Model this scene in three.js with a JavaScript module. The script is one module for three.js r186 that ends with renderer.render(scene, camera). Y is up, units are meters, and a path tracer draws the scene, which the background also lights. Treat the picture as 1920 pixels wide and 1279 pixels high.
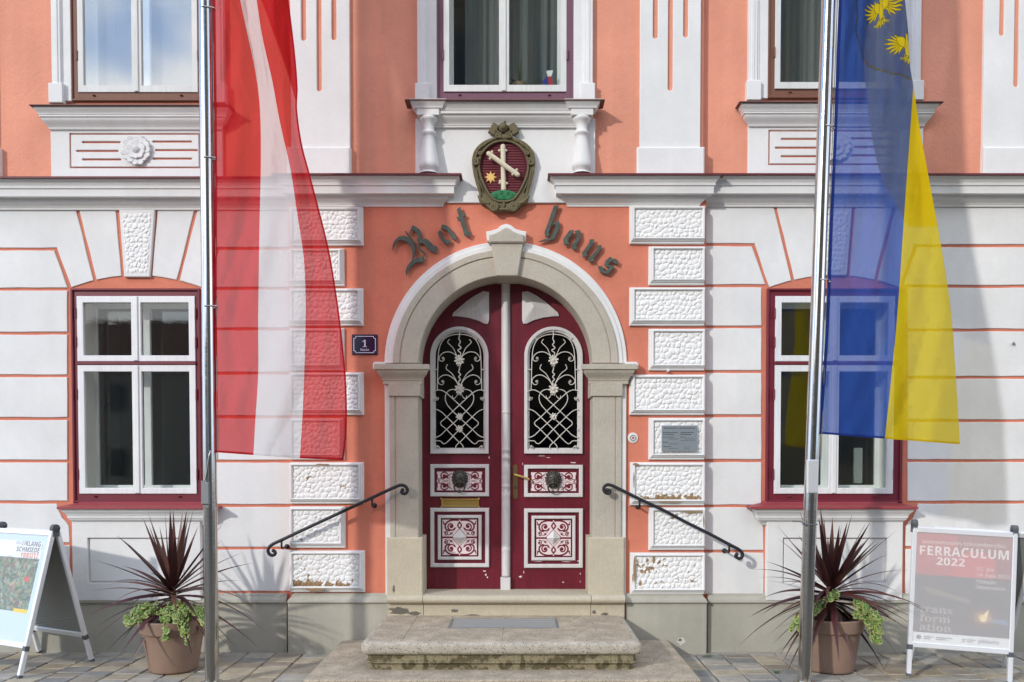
import * as THREE from 'three';
import { mergeGeometries, toCreasedNormals } from 'three/addons/utils/BufferGeometryUtils.js';

// ---------- camera, sky, sun, exposure ----------
const CAM_Y = 1.79, DIST = 8, FPX = 1600, TILT = 0.028, U0 = 970, V0 = 910;   // photo pixels: lens centre and focal length
const camera = new THREE.PerspectiveCamera(2 * Math.atan(639.5 / FPX) * 180 / Math.PI, 1920 / 1279, 0.1, 400);
camera.position.set(0, CAM_Y, DIST);
camera.rotation.x = -TILT;
camera.setViewOffset(1920, 1279, 960 - U0, 639.5 - V0, 1920, 1279);   // a lens shifted up, as used for buildings
const scene = new THREE.Scene();
const renderer = new THREE.WebGLRenderer({ antialias: true });
renderer.setSize(1024, 682);
renderer.toneMapping = THREE.LinearToneMapping;
renderer.toneMappingExposure = 1.03;
renderer.shadowMap.enabled = true;

function rngOf(seed) { let a = seed >>> 0; return () => { a = (a + 0x6D2B79F5) | 0; let t = Math.imul(a ^ (a >>> 15), 1 | a); t = (t + Math.imul(t ^ (t >>> 7), 61 | t)) ^ t; return ((t ^ (t >>> 14)) >>> 0) / 4294967296; }; }
const hash2 = (x, y, s) => { let h = Math.imul(x, 374761393) ^ Math.imul(y, 668265263) ^ Math.imul(s, 2147483647 - 58); h = Math.imul(h ^ (h >>> 13), 1274126177); return ((h ^ (h >>> 16)) >>> 0) / 4294967296; };
const mod = (a, n) => ((a % n) + n) % n;
function vnoise(x, y, per, s) {          // value noise that repeats every per cells
  const xi = Math.floor(x), yi = Math.floor(y), fx = x - xi, fy = y - yi;
  const u = fx * fx * (3 - 2 * fx), v = fy * fy * (3 - 2 * fy), X = mod(xi, per), Y = mod(yi, per), X1 = (X + 1) % per, Y1 = (Y + 1) % per;
  const a = hash2(X, Y, s), b = hash2(X1, Y, s), c = hash2(X, Y1, s), d = hash2(X1, Y1, s);
  return a + (b - a) * u + (c - a) * v + (a - b - c + d) * u * v;
}
function fbm(x, y, per, s, oct) { let t = 0, w = 0.5, n = 0; for (let k = 0; k < oct; k++) { t += w * vnoise(x, y, per, s + k); n += w; x *= 2; y *= 2; per *= 2; w *= 0.5; } return t / n; }
const ss = (a, b, x) => { const t = Math.min(1, Math.max(0, (x - a) / (b - a))); return t * t * (3 - 2 * t); };
const lerp = (a, b, t) => a + (b - a) * t;

const SUN = new THREE.Vector3(-0.88, 0.56, 1).normalize();
{ // sky: blue with fair-weather clouds all round
  const w = 1024, h = 512, data = new Float32Array(w * h * 4);
  for (let j = 0; j < h; j++) {
    const el = ((j + 0.5) / h - 0.5) * Math.PI, y = Math.sin(el), r = Math.cos(el);
    for (let i = 0; i < w; i++) {
      const az = ((i + 0.5) / w) * Math.PI * 2, up = Math.max(0, y);
      const k = Math.pow(1 - up, 3);
      let R = lerp(0.20, 0.56, k), G = lerp(0.41, 0.72, k), B = lerp(0.80, 0.95, k);
      if (y > 0) {
        const q = 1.6 / (y + 0.22), cx = r * Math.cos(az) * q, cz = r * Math.sin(az) * q;
        const n = fbm(cx + 40, cz + 40, 256, 7, 5), c = ss(0.43, 0.64, n) * ss(0.0, 0.12, y);
        const lit = 0.95 + 0.35 * fbm(cx * 2 + 90, cz * 2 + 11, 512, 19, 3);
        R = lerp(R, lit, c); G = lerp(G, lit * 1.0, c); B = lerp(B, lit * 1.02, c);
      } else { R = 0.30; G = 0.29; B = 0.27; }
      const o = (j * w + i) * 4; data[o] = R * 1.72; data[o + 1] = G * 1.72; data[o + 2] = B * 1.72; data[o + 3] = 1;
    }
  }
  const sky = new THREE.DataTexture(data, w, h, THREE.RGBAFormat, THREE.FloatType);
  sky.mapping = THREE.EquirectangularReflectionMapping; sky.magFilter = sky.minFilter = THREE.LinearFilter; sky.needsUpdate = true;
  scene.background = sky; scene.environment = sky;
  scene.backgroundIntensity = 1.0; scene.environmentIntensity = 1.0;
}
const sun = new THREE.DirectionalLight(new THREE.Color(1.0, 0.955, 0.885), 2.05);
sun.position.copy(SUN).multiplyScalar(30); sun.castShadow = true; sun.shadow.radius = 3.5; sun.shadow.mapSize.set(4096, 4096);
Object.assign(sun.shadow.camera, { left: -9, right: 9, top: 9, bottom: -9, near: 1, far: 80 });
scene.add(sun, sun.target);

// ---------- places: a point of the photograph on a plane of the place ----------
const ST = Math.sin(TILT), CT = Math.cos(TILT);
function ray(u, v) { const dx = (u - U0) / FPX, dy = -(v - V0) / FPX; return [dx, dy * CT - ST, -dy * ST - CT]; }
function W(u, v, z = 0) { const d = ray(u, v), t = (z - DIST) / d[2]; return [d[0] * t, CAM_Y + d[1] * t]; }          // on the upright plane z
function G(u, v, h = 0) { const d = ray(u, v), t = (h - CAM_Y) / d[1]; return [d[0] * t, DIST + d[2] * t]; }            // on the level plane y = h
const WX = (u, v, z = 0) => W(u, v, z)[0], WY = (v, z = 0, u = 970) => W(u, v, z)[1];

// ---------- textures (what surfaces are made of) ----------
function tex(n, f, { repeat = 1, color = false } = {}) {
  const d = new Uint8Array(n * n * 4);
  for (let j = 0; j < n; j++) for (let i = 0; i < n; i++) { const c = f(i / n, j / n), o = (j * n + i) * 4; const a = Array.isArray(c) ? c : [c, c, c]; for (let k = 0; k < 3; k++) d[o + k] = Math.max(0, Math.min(255, a[k] * 255)); d[o + 3] = 255; }
  const t = new THREE.DataTexture(d, n, n); t.wrapS = t.wrapT = THREE.RepeatWrapping; t.magFilter = THREE.LinearFilter; t.minFilter = THREE.LinearMipmapLinearFilter; t.generateMipmaps = true;
  if (color) t.colorSpace = THREE.SRGBColorSpace; t.repeat.set(repeat, repeat); t.needsUpdate = true; return t;
}
const rep = (t, x, y = x) => { const c = t.clone(); c.repeat.set(x, y); c.needsUpdate = true; return c; };
const tStucco = tex(512, (x, y) => 0.55 * fbm(x * 64, y * 64, 64, 3, 3) + 0.45 * fbm(x * 10, y * 10, 10, 5, 3));
const tMottle = tex(512, (x, y) => { const a = fbm(x * 5, y * 5, 5, 11, 5), b = fbm(x * 60, y * 60, 60, 12, 2), s = fbm(x * 26, y * 3, 26, 13, 3); return 0.90 + 0.10 * (a - 0.5) * 1.6 + 0.03 * (b - 0.5) + 0.05 * (s - 0.5); });
const tPatchy = tex(512, (x, y) => { const a = fbm(x * 4, y * 4, 4, 81, 5), b = fbm(x * 40, y * 40, 40, 82, 2), s = fbm(x * 34, y * 2, 34, 83, 3); return 0.88 + 0.26 * (a - 0.5) + 0.05 * (b - 0.5) + 0.08 * (s - 0.5); });
const tWood = tex(512, (x, y) => { const g = fbm(x * 110, y * 4, 110, 91, 3), c = fbm(x * 5, y * 5, 5, 92, 4), k = fbm(x * 300, y * 12, 300, 93, 1); return 0.80 + 0.34 * (g - 0.5) + 0.34 * (c - 0.5) - 0.22 * ss(0.8, 0.95, k); });
const tGranite = tex(1024, (x, y) => { const a = fbm(x * 70, y * 70, 70, 21, 2), b = vnoise(x * 95, y * 95, 95, 22), e = vnoise(x * 120, y * 120, 120, 24), c = fbm(x * 6, y * 6, 6, 23, 4); let v = 0.78 + 0.3 * (a - 0.5); v -= 0.45 * ss(0.74, 0.86, b); v += 0.2 * ss(0.78, 0.9, e); v *= 0.72 + 0.56 * c; return [v, v * 0.985, v * 0.95]; });
const tLichen = tex(1024, (x, y) => { const a = fbm(x * 70, y * 70, 70, 25, 2), b = vnoise(x * 80, y * 80, 80, 26), c = fbm(x * 9, y * 9, 9, 27, 5), d = fbm(x * 22, y * 22, 22, 28, 3); let v = 0.85 + 0.3 * (a - 0.5) - 0.4 * ss(0.72, 0.85, b); const k = ss(0.45, 0.6, c * 0.6 + d * 0.4); v *= lerp(1, 0.42, k); return [v, v * lerp(0.985, 0.97, k), v * lerp(0.95, 0.78, k)]; });
const tStone = tex(512, (x, y) => { const a = fbm(x * 70, y * 70, 70, 31, 3), c = fbm(x * 5, y * 5, 5, 33, 4), s = fbm(x * 120, y * 6, 120, 35, 2); const v = 0.86 + 0.16 * (a - 0.5) + 0.14 * (c - 0.5) + 0.06 * (s - 0.5); return [v, v, v * 0.985]; });
const tStoneB = tex(512, (x, y) => 0.6 * fbm(x * 100, y * 100, 100, 41, 2) + 0.4 * fbm(x * 150, y * 14, 150, 43, 2));
const tGrain = tex(512, (x, y) => { const g = fbm(x * 90, y * 5, 90, 51, 3), c = fbm(x * 6, y * 6, 6, 52, 4); return 0.86 + 0.16 * (g - 0.5) + 0.14 * (c - 0.5); });
const tSteel = tex(256, (x, y) => 0.45 + 0.5 * (fbm(x * 4, y * 64, 64, 61, 2) - 0.5) + 0.3 * (fbm(x * 6, y * 6, 6, 62, 3) - 0.5));
const tPaver = tex(512, (x, y) => { const a = fbm(x * 70, y * 70, 70, 71, 3), c = fbm(x * 5, y * 5, 5, 73, 4); const v = 0.74 + 0.34 * (a - 0.5) + 0.45 * (c - 0.5); return [v, v * 0.98, v * 0.94]; });

// ---------- materials ----------
const lin = (r, g, b) => new THREE.Color().setRGB(r, g, b);
const srgb = (r, g, b) => new THREE.Color().setRGB(r / 255, g / 255, b / 255, THREE.SRGBColorSpace);
const std = (o) => new THREE.MeshStandardMaterial(o);
const phy = (o) => new THREE.MeshPhysicalMaterial(o);
const M = {};
M.white = std({ color: lin(0.86, 0.855, 0.84), roughness: 0.85, map: rep(tMottle, 0.55), bumpMap: rep(tStucco, 1.4), bumpScale: 0.0015 });
M.whiteSmooth = std({ color: lin(0.84, 0.83, 0.81), roughness: 0.7, map: rep(tMottle, 0.8), bumpMap: rep(tStucco, 2), bumpScale: 0.0006 });
M.relief = std({ color: lin(0.86, 0.855, 0.84), roughness: 0.85, vertexColors: true, bumpMap: rep(tStucco, 3), bumpScale: 0.0012 });
M.salmon = std({ color: lin(0.86, 0.36, 0.24), roughness: 0.9, map: rep(tPatchy, 0.45), bumpMap: rep(tStucco, 0.9), bumpScale: 0.005 });
M.coral = std({ color: lin(0.77, 0.25, 0.158), roughness: 0.9, map: rep(tPatchy, 0.6), bumpMap: rep(tStucco, 0.9), bumpScale: 0.005 });
M.plinth = std({ color: lin(0.48, 0.46, 0.385), roughness: 0.9, map: rep(tPatchy, 0.8), bumpMap: rep(tStucco, 1.2), bumpScale: 0.003 });
M.stone = std({ color: lin(0.56, 0.505, 0.42), roughness: 0.9, map: rep(tStone, 1.2), bumpMap: rep(tStoneB, 1.6), bumpScale: 0.003 });
M.sandstone = std({ color: lin(0.62, 0.55, 0.42), roughness: 0.9, map: rep(tStone, 1.2), bumpMap: rep(tStoneB, 1.6), bumpScale: 0.002 });
M.granite = std({ color: lin(0.56, 0.47, 0.36), roughness: 0.85, map: rep(tGranite, 1.6), bumpMap: rep(tGranite, 1.6), bumpScale: 0.002 });
M.graniteGrey = std({ color: lin(0.60, 0.54, 0.45), roughness: 0.85, map: rep(tGranite, 1.5), bumpMap: rep(tGranite, 2.2), bumpScale: 0.004 });
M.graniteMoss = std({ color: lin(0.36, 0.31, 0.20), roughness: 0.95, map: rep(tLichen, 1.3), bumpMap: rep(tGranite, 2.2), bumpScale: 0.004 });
M.flashing = std({ color: lin(0.13, 0.018, 0.025), roughness: 0.55 });
M.flashBrown = std({ color: lin(0.13, 0.06, 0.045), roughness: 0.6 });
M.redFrame = std({ color: lin(0.19, 0.016, 0.034), roughness: 0.45, map: rep(tGrain, 1, 1) });
M.sillRed = std({ color: lin(0.34, 0.055, 0.06), roughness: 0.5, map: rep(tMottle, 1.5) });
M.purpleFrame = std({ color: lin(0.20, 0.085, 0.125), roughness: 0.6, map: rep(tGrain, 1, 1) });
M.brownFrame = std({ color: lin(0.21, 0.085, 0.05), roughness: 0.6, map: rep(tGrain, 1, 1) });
M.sash = std({ color: lin(0.90, 0.90, 0.90), roughness: 0.45, map: rep(tGrain, 0.7, 0.7) });
M.sashOld = std({ color: lin(0.80, 0.80, 0.77), roughness: 0.6, map: rep(tGrain, 0.9, 0.9), bumpMap: rep(tGrain, 0.9, 0.9), bumpScale: 0.002 });
M.lining = std({ color: lin(0.70, 0.69, 0.64), roughness: 0.6 });
M.doorRed = std({ color: lin(0.18, 0.010, 0.026), roughness: 0.42, map: rep(tWood, 1.2, 1.2), bumpMap: rep(tWood, 1.2, 1.2), bumpScale: 0.0015 });
M.doorWhite = std({ color: lin(0.76, 0.74, 0.73), roughness: 0.5, map: rep(tGrain, 1, 1) });
M.doorPink = std({ color: lin(0.76, 0.66, 0.66), roughness: 0.5 });
M.glass = phy({ color: lin(0.96, 0.98, 0.97), roughness: 0, transmission: 1, thickness: 0, ior: 1.5, bumpMap: rep(tMottle, 0.35), bumpScale: 0.004 });
M.glassSky = phy({ color: lin(0.94, 0.97, 0.98), roughness: 0, transmission: 1, thickness: 0, ior: 2.7 });
M.doorGlass = phy({ color: lin(0.30, 0.31, 0.33), roughness: 0.02, transmission: 1, thickness: 0, ior: 1.45 });
M.iron = std({ color: lin(0.03, 0.03, 0.035), roughness: 0.5, metalness: 0.4 });
M.ironWhite = std({ color: lin(0.66, 0.63, 0.57), roughness: 0.55 });
M.bronze = std({ color: lin(0.085, 0.078, 0.07), roughness: 0.45, metalness: 0.7 });
M.brass = std({ color: lin(0.62, 0.42, 0.13), roughness: 0.3, metalness: 0.75 });
M.brassDark = std({ color: lin(0.20, 0.14, 0.06), roughness: 0.5, metalness: 0.8 });
M.steel = std({ color: lin(0.62, 0.61, 0.59), roughness: 0.28, metalness: 1, roughnessMap: rep(tSteel, 1, 3) });
M.alu = std({ color: lin(0.80, 0.81, 0.82), roughness: 0.45, metalness: 0.55 });
M.easelFrame = std({ color: lin(0.86, 0.87, 0.88), roughness: 0.35, metalness: 0.25 });
M.plasticGrey = std({ color: lin(0.10, 0.105, 0.115), roughness: 0.5 });
M.zincGrey = std({ color: lin(0.24, 0.25, 0.25), roughness: 0.6, metalness: 0.3 });
M.letter = std({ color: lin(0.13, 0.155, 0.135), roughness: 0.75, metalness: 0.25, map: rep(tGranite, 6), bumpMap: rep(tGranite, 6), bumpScale: 0.002 });
M.room = std({ color: lin(0.50, 0.46, 0.39), roughness: 0.95 });
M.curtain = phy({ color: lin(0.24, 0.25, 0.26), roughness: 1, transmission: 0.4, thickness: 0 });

// ---------- shape helpers ----------
const scn = scene;
const used = new Map();
function numbered(n) { const k = (used.get(n) || 0); used.set(n, k + 1); return k ? `${n}_${String(k).padStart(3, '0')}` : n; }
function planar(g) {            // uv in metres from the face's own direction
  g = g.index ? g.toNonIndexed() : g; const p = g.attributes.position, uv = new Float32Array(p.count * 2);
  const a = new THREE.Vector3(), b = new THREE.Vector3(), c = new THREE.Vector3();
  for (let i = 0; i < p.count; i += 3) {
    a.fromBufferAttribute(p, i); b.fromBufferAttribute(p, i + 1); c.fromBufferAttribute(p, i + 2);
    const n = b.clone().sub(a).cross(c.clone().sub(a)); const ax = Math.abs(n.x), ay = Math.abs(n.y), az = Math.abs(n.z);
    for (let k = 0; k < 3; k++) { const q = k === 0 ? a : k === 1 ? b : c; const o = (i + k) * 2; if (az >= ax && az >= ay) { uv[o] = q.x; uv[o + 1] = q.y; } else if (ay >= ax) { uv[o] = q.x; uv[o + 1] = q.z; } else { uv[o] = q.z; uv[o + 1] = q.y; } }
  }
  g.setAttribute('uv', new THREE.BufferAttribute(uv, 2)); return g;
}
function mesh(name, g, m, parent, keepUv = false) {
  if (Array.isArray(g)) g = join(g);
  if (!keepUv) g = planar(g);
  const o = new THREE.Mesh(g, m); o.name = name; o.castShadow = o.receiveShadow = true; (parent || scene).add(o); if (!parent || parent === scene) o.name = numbered(name); return o;
}
function join(list) { return mergeGeometries(list.map((g) => { g = g.index ? g.toNonIndexed() : g; const o = new THREE.BufferGeometry(); o.setAttribute('position', g.attributes.position); if (!g.attributes.normal) g.computeVertexNormals(); o.setAttribute('normal', g.attributes.normal); if (g.attributes.uv) o.setAttribute('uv', g.attributes.uv); else o.setAttribute('uv', new THREE.BufferAttribute(new Float32Array(g.attributes.position.count * 2), 2)); return o; })); }
function group(name, parent, at) { const g = new THREE.Group(); g.name = parent && parent !== scene ? name : numbered(name); if (at) g.position.set(...at); (parent || scene).add(g); return g; }
function tag(o, label, category, grp, kind) { o.userData = { label, category }; if (grp) o.userData.group = grp; if (kind) o.userData.kind = kind; return o; }
function struct(o) { o.userData.kind = 'structure'; return o; }
const shapeOf = (pts) => new THREE.Shape(pts.map(([x, y]) => new THREE.Vector2(x, y)));
function slab(pts, z0, z1, bev = 0, holes = [], seg = 1, curve = 8) {      // outline in metres, from z0 (back) to z1 (front)
  const s = pts instanceof THREE.Shape ? pts : shapeOf(pts); for (const h of holes) s.holes.push(h instanceof THREE.Path ? h : new THREE.Path(h.map(([x, y]) => new THREE.Vector2(x, y))));
  const g = new THREE.ExtrudeGeometry(s, { depth: Math.max(1e-4, z1 - z0 - 2 * bev), bevelEnabled: bev > 0, bevelThickness: bev, bevelSize: bev, bevelOffset: -bev, bevelSegments: seg, curveSegments: curve, steps: 1 });
  g.translate(0, 0, z0 + bev); return g;
}
const rect = (x0, y0, x1, y1) => [[x0, y0], [x1, y0], [x1, y1], [x0, y1]];
function pr(u0, v0, u1, v1, z) { const um = (u0 + u1) / 2, vm = (v0 + v1) / 2; return [WX(u0, vm, z), W(um, v1, z)[1], WX(u1, vm, z), W(um, v0, z)[1]]; }   // x0, y0, x1, y1
const boxPx = (u0, v0, u1, v1, z0, z1, bev = 0) => slab(rect(...pr(u0, v0, u1, v1, z1)), z0, z1, bev);
const polyPx = (pts, z0, z1, bev = 0, holes = []) => slab(pts.map(([u, v]) => W(u, v, z1)), z0, z1, bev, holes.map((h) => h.map(([u, v]) => W(u, v, z1))));
const box = (x0, y0, z0, x1, y1, z1, bev = 0) => slab(rect(x0, y0, x1, y1), z0, z1, bev);
function frameGeo(x0, y0, x1, y1, w, z0, z1, bev = 0.003) { return slab(rect(x0, y0, x1, y1), z0, z1, bev, [rect(x0 + w, y0 + w, x1 - w, y1 - w)]); }
function moulding(prof, x0, x1, zb, rl = true, rr = true) {      // prof: [[projection, y]...] top to bottom; mitred returns at the ends
  const pm = Math.max(...prof.map((p) => p[0])), pos = [];
  const row = (p, y) => [[x0 + (rl ? pm - p : 0), y, zb], [x0 + (rl ? pm - p : 0), y, zb + p], [x1 - (rr ? pm - p : 0), y, zb + p], [x1 - (rr ? pm - p : 0), y, zb]];
  const quad = (a, b, c, d) => pos.push(...a, ...b, ...c, ...a, ...c, ...d);
  for (let i = 0; i < prof.length - 1; i++) { const A = row(...prof[i]), B = row(...prof[i + 1]); for (let k = 0; k < 3; k++) quad(A[k], B[k], B[k + 1], A[k + 1]); }
  const T = row(...prof[0]), B = row(...prof[prof.length - 1]); quad(T[0], T[1], T[2], T[3]); quad(B[3], B[2], B[1], B[0]);
  const g = new THREE.BufferGeometry(); g.setAttribute('position', new THREE.BufferAttribute(new Float32Array(pos), 3)); g.computeVertexNormals(); return g;
}
function curveProf(p0, y0, p1, y1, kind, n = 6) {      // points of a moulding's curve
  const out = []; for (let i = 0; i <= n; i++) { const t = i / n, s = kind === 'cyma' ? ss(0, 1, t) : kind === 'cavetto' ? 1 - Math.cos(t * Math.PI / 2) : Math.sin(t * Math.PI / 2); out.push([lerp(p0, p1, s), lerp(y0, y1, t)]); } return out;
}
const V3 = (x, y, z) => new THREE.Vector3(x, y, z);
function tube(pts, r, seg = 40, rad = 6, closed = false) { return new THREE.TubeGeometry(new THREE.CatmullRomCurve3(pts.map((p) => V3(...p)), closed, 'catmullrom', 0.5), seg, r, rad, closed); }
function lathe(prof, n = 24) { return new THREE.LatheGeometry(prof.map(([r, y]) => new THREE.Vector2(r, y)), n); }
function rod(a, b, r, n = 8) { const A = V3(...a), B = V3(...b), d = B.clone().sub(A), g = new THREE.CylinderGeometry(r, r, d.length(), n); g.applyQuaternion(new THREE.Quaternion().setFromUnitVectors(V3(0, 1, 0), d.normalize())); g.translate(...A.add(B).multiplyScalar(0.5).toArray()); return g; }
function ball(x, y, z, rx, ry = rx, rz = rx, n = 10) { const g = new THREE.SphereGeometry(1, n, Math.max(5, n * 0.7 | 0)); g.scale(rx, ry, rz); g.translate(x, y, z); return g; }
function canvasTex(w, h, draw) { const c = document.createElement('canvas'); c.width = w; c.height = h; const x = c.getContext('2d'); draw(x, w, h); const t = new THREE.CanvasTexture(c); t.colorSpace = THREE.SRGBColorSpace; return t; }

// ================= the town hall =================
const hall = group('town_hall');
tag(hall, 'salmon and white town hall facade with arched stone doorway, stucco quoins and tall windows', 'building');
const ZR = 0.07, ZU = -0.02, ZC = 0.05;          // front planes: middle bay below, outer walls above, middle bay above
const TOP = WY(-420), XL = WX(-150, 640), XR = WX(2090, 640);
const px2m = (v, z) => (u) => WX(u, v, z);
const bayL = WX(543, 740, ZR), bayR = WX(1322, 740, ZR);

// ---- lower outer walls: coral ground with white blocks ----
const wins = [
  { c: 256, hw: 121, sh: 110.5, L: [388, 467, 542, 625, 705, 785, 865, 942, 1020, 1112], R: [388, 466, 541, 617, 700, 782, 865, 948, 1028, 1111], xl: -140, xr: 545 },
  { c: 1565, hw: 128, sh: 112, L: [384, 459, 536, 613, 697, 780, 864, 949, 1034, 1117], R: [385, 461, 537, 619, 708, 789, 864, 942, 1027, 1116], xl: 1321, xr: 2080 },
];
const ZB = 0.012;
for (const w of wins) {
  const x0 = w.c < 900 ? XL : bayR - 0.02, x1 = w.c < 900 ? bayL + 0.02 : XR;
  const hole = rect(...pr(w.c - w.hw, 541, w.c + w.hw, 944, 0));
  const wall = mesh('lower_wall', slab(rect(x0, -0.05, x1, WY(352)), -0.35, 0, 0, [hole]), M.coral, hall);
  const arc = (d) => 516.5 + 24 * (d / 125) * (d / 125), h = 2.7;
  const J = rngOf(400 + w.c), wob = (pts) => { const o = []; pts.forEach((a, i) => { const b = pts[(i + 1) % pts.length], L = Math.hypot(b[0] - a[0], b[1] - a[1]), n = Math.max(1, Math.round(L / 30)); for (let k = 0; k < n; k++) { const t = k / n, m = k ? 1.1 : 0.5; o.push([lerp(a[0], b[0], t) + (J() - 0.5) * m, lerp(a[1], b[1], t) + (J() - 0.5) * m]); } }); return o; };      // hand-cut edges
  const blk = (pts) => mesh('wall_block', polyPx(wob(pts), -0.012, ZB - 0.002 + 0.003 * J(), 0.004), M.white, wall);
  for (const s of [-1, 1]) {
    const Ln = s < 0 ? w.L : w.R, xe = s < 0 ? w.xl : w.xr, c = w.c, P = (d, v) => [c + s * d, v], T = Ln[0] + h + 0.6;
    const order = (p) => (s < 0 ? p : p.reverse());
    const arcPts = []; for (let d = 81; d <= 121; d += 8) arcPts.push(P(d, arc(d) - 0.5));
    blk(order([[xe, T], P(111.5 + 3, T), ...arcPts, P(122.5, 538), P(150, Ln[1] - h), [xe, Ln[1] - h]]));
    blk(order([P(111.5 - 3, T), P(36.5 + 3, T), P(26 + 3, arc(29) - 0.5), P(50, arc(50) - 0.5), P(75, arc(75) - 0.5)]));
    blk(order([[xe, Ln[1] + h], P(153 + 2, Ln[1] + h), P(125 + 5, Ln[2] - h), [xe, Ln[2] - h]]));
    for (let k = 2; k < 9; k++) { const e = k < 7 ? w.hw + 9 : w.hw + 5; const p = k === 7 ? [[xe, Ln[k] + h], P(w.hw + 29, Ln[k] + h), P(w.hw + 26, 956), P(w.hw + 21, 966), P(w.hw + 19, 971.5), P(w.hw + 11, 979), P(w.hw + 6, 987), P(w.hw + 5, Ln[k + 1] - h), [xe, Ln[k + 1] - h]] : [[xe, Ln[k] + h], P(e, Ln[k] + h), P(e, Ln[k + 1] - h), [xe, Ln[k + 1] - h]]; blk(order(p)); }
  }
}
// ---- middle bay below, with the arch opening ----
const ARC = W(948, 681, 0.12), SC = (WX(1048, 681, 0.12) - WX(948, 681, 0.12)) / 100;      // arch centre, metres per pixel there
function archPath(r, ybot) { const p = new THREE.Path(); const [cx, cy] = ARC; p.moveTo(cx - r, ybot); p.lineTo(cx - r, cy); p.absarc(cx, cy, r, Math.PI, 0, true); p.lineTo(cx + r, ybot); p.closePath(); return p; }
{
  const s = shapeOf(rect(bayL, -0.05, bayR, WY(352, ZR))); s.holes.push(archPath(205 * SC, -0.04));
  mesh('middle_wall', slab(s, -0.35, ZR, 0, [], 1, 40), M.coral, hall);
}
// ---- upper walls ----
const upW = [{ c: 256, hw: 126, v: 189, z: ZU, m: 'brownFrame', sv: 172, sill: 193 }, { c: 947, hw: 129, v: 189, z: ZC, m: 'purpleFrame', sv: 171, sill: 188 }, { c: 1567, hw: 126, v: 184, z: ZU, m: 'brownFrame', sv: 165.5, sill: 187 }];
const VT = -270;
{
  const a = (k) => rect(...pr(upW[k].c - upW[k].hw, VT, upW[k].c + upW[k].hw, upW[k].v, upW[k].z));
  mesh('upper_wall', slab(rect(XL, WY(352), bayL + 0.03, TOP), -0.35, ZU, 0, [a(0)]), M.salmon, hall);
  mesh('upper_wall', slab(rect(bayL + 0.03, WY(352), bayR - 0.03, TOP), -0.35, ZC, 0, [a(1)]), M.salmon, hall);
  mesh('upper_wall', slab(rect(bayR - 0.03, WY(352), XR, TOP), -0.35, ZU, 0, [a(2)]), M.salmon, hall);
}
// ---- body behind the facade ----
mesh('side_wall', box(XL - 0.3, -0.05, -6.3, XL, TOP, 0), M.white, hall); mesh('side_wall', box(XR, -0.05, -6.3, XR + 0.3, TOP, 0), M.white, hall);
mesh('back_wall', box(XL, -0.05, -6.3, XR, TOP, -4.0), M.room, hall);
mesh('storey_floor', box(XL, WY(375), -6.0, XR, WY(340), -0.35), M.room, hall);
mesh('ground_floor', box(XL, 0.25, -6.0, XR, 0.45, -0.35), M.room, hall);
mesh('roof', box(XL - 0.5, TOP, -6.6, XR + 0.5, TOP + 0.25, 0.45), M.flashBrown, hall);
for (const u of [543, 1322]) mesh('partition_wall', box(WX(u, 640) - 0.08, 0.45, -6.0, WX(u, 640) + 0.08, TOP, -0.36), M.room, hall);

// ---- plinth ----
function plinth(x0, x1, z, rl, rr) {
  const yT = WY(1116, z + 0.05), yB = WY(1131, z + 0.06);
  const g = mesh('plinth', box(x0, -0.05, z - 0.3, x1, yB, z + 0.045, 0.004), M.plinth, hall);
  mesh('plinth_moulding', moulding([[0.01, yT + 0.012], [0.03, yT], ...curveProf(0.03, yT - 0.004, 0.062, yB + 0.022, 'cyma'), [0.066, yB + 0.012], [0.064, yB + 0.002], [0.05, yB]], x0, x1, z, rl, rr), M.plinth, g);
}
plinth(XL, WX(540, 1170), 0, false, false); plinth(WX(1325, 1170), XR, 0, false, false);
plinth(bayL - 0.02, WX(731, 1170, ZR), ZR, true, false); plinth(WX(1172, 1170, ZR), bayR + 0.02, ZR, false, true);

// ---- main cornice ----
const corV = (z) => { const y = (v) => WY(v, z); return [[0.02, y(323)], [0.2, y(328.5)], [0.205, y(329.5)], [0.195, y(330)], ...curveProf(0.19, y(330.5), 0.155, y(341), 'cyma'), [0.15, y(341.5)], [0.15, y(347)], [0.138, y(348)], [0.135, y(361.5)], [0.085, y(362)], [0.08, y(365)], ...curveProf(0.08, y(366), 0.035, y(376.5), 'cyma'), [0.03, y(377)], [0.03, y(380)], [0.0, y(380.3)]]; };
function cornice(x0, x1, zb, rl, rr, dv = 0) {
  const p = corV(0.15 + zb).map(([a, b]) => [a, b + dv]);
  const c = mesh('cornice', moulding(p.slice(3), x0, x1, zb, rl, rr), M.whiteSmooth, hall);
  const lip = 0.008; mesh('flashing', moulding([[0.0, p[0][1] + 0.012], [0.205, p[2][1] + 0.006], [0.212, p[2][1] + 0.002], [0.212, p[2][1] - 0.012], [0.2, p[2][1] - 0.0125]], x0 - (rl ? lip + 0.009 : 0), x1 + (rr ? lip + 0.009 : 0), zb - 0.002, rl, rr), M.flashing, c);
}
cornice(XL, bayL + 0.1, 0, false, false, -0.028);
cornice(WX(514, 330, 0.25), WX(862, 330, 0.25), ZC, true, true);
cornice(WX(1031, 330, 0.25), WX(1354, 330, 0.25), ZC, true, true);
cornice(bayR - 0.1, XR, 0, false, false);

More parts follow.
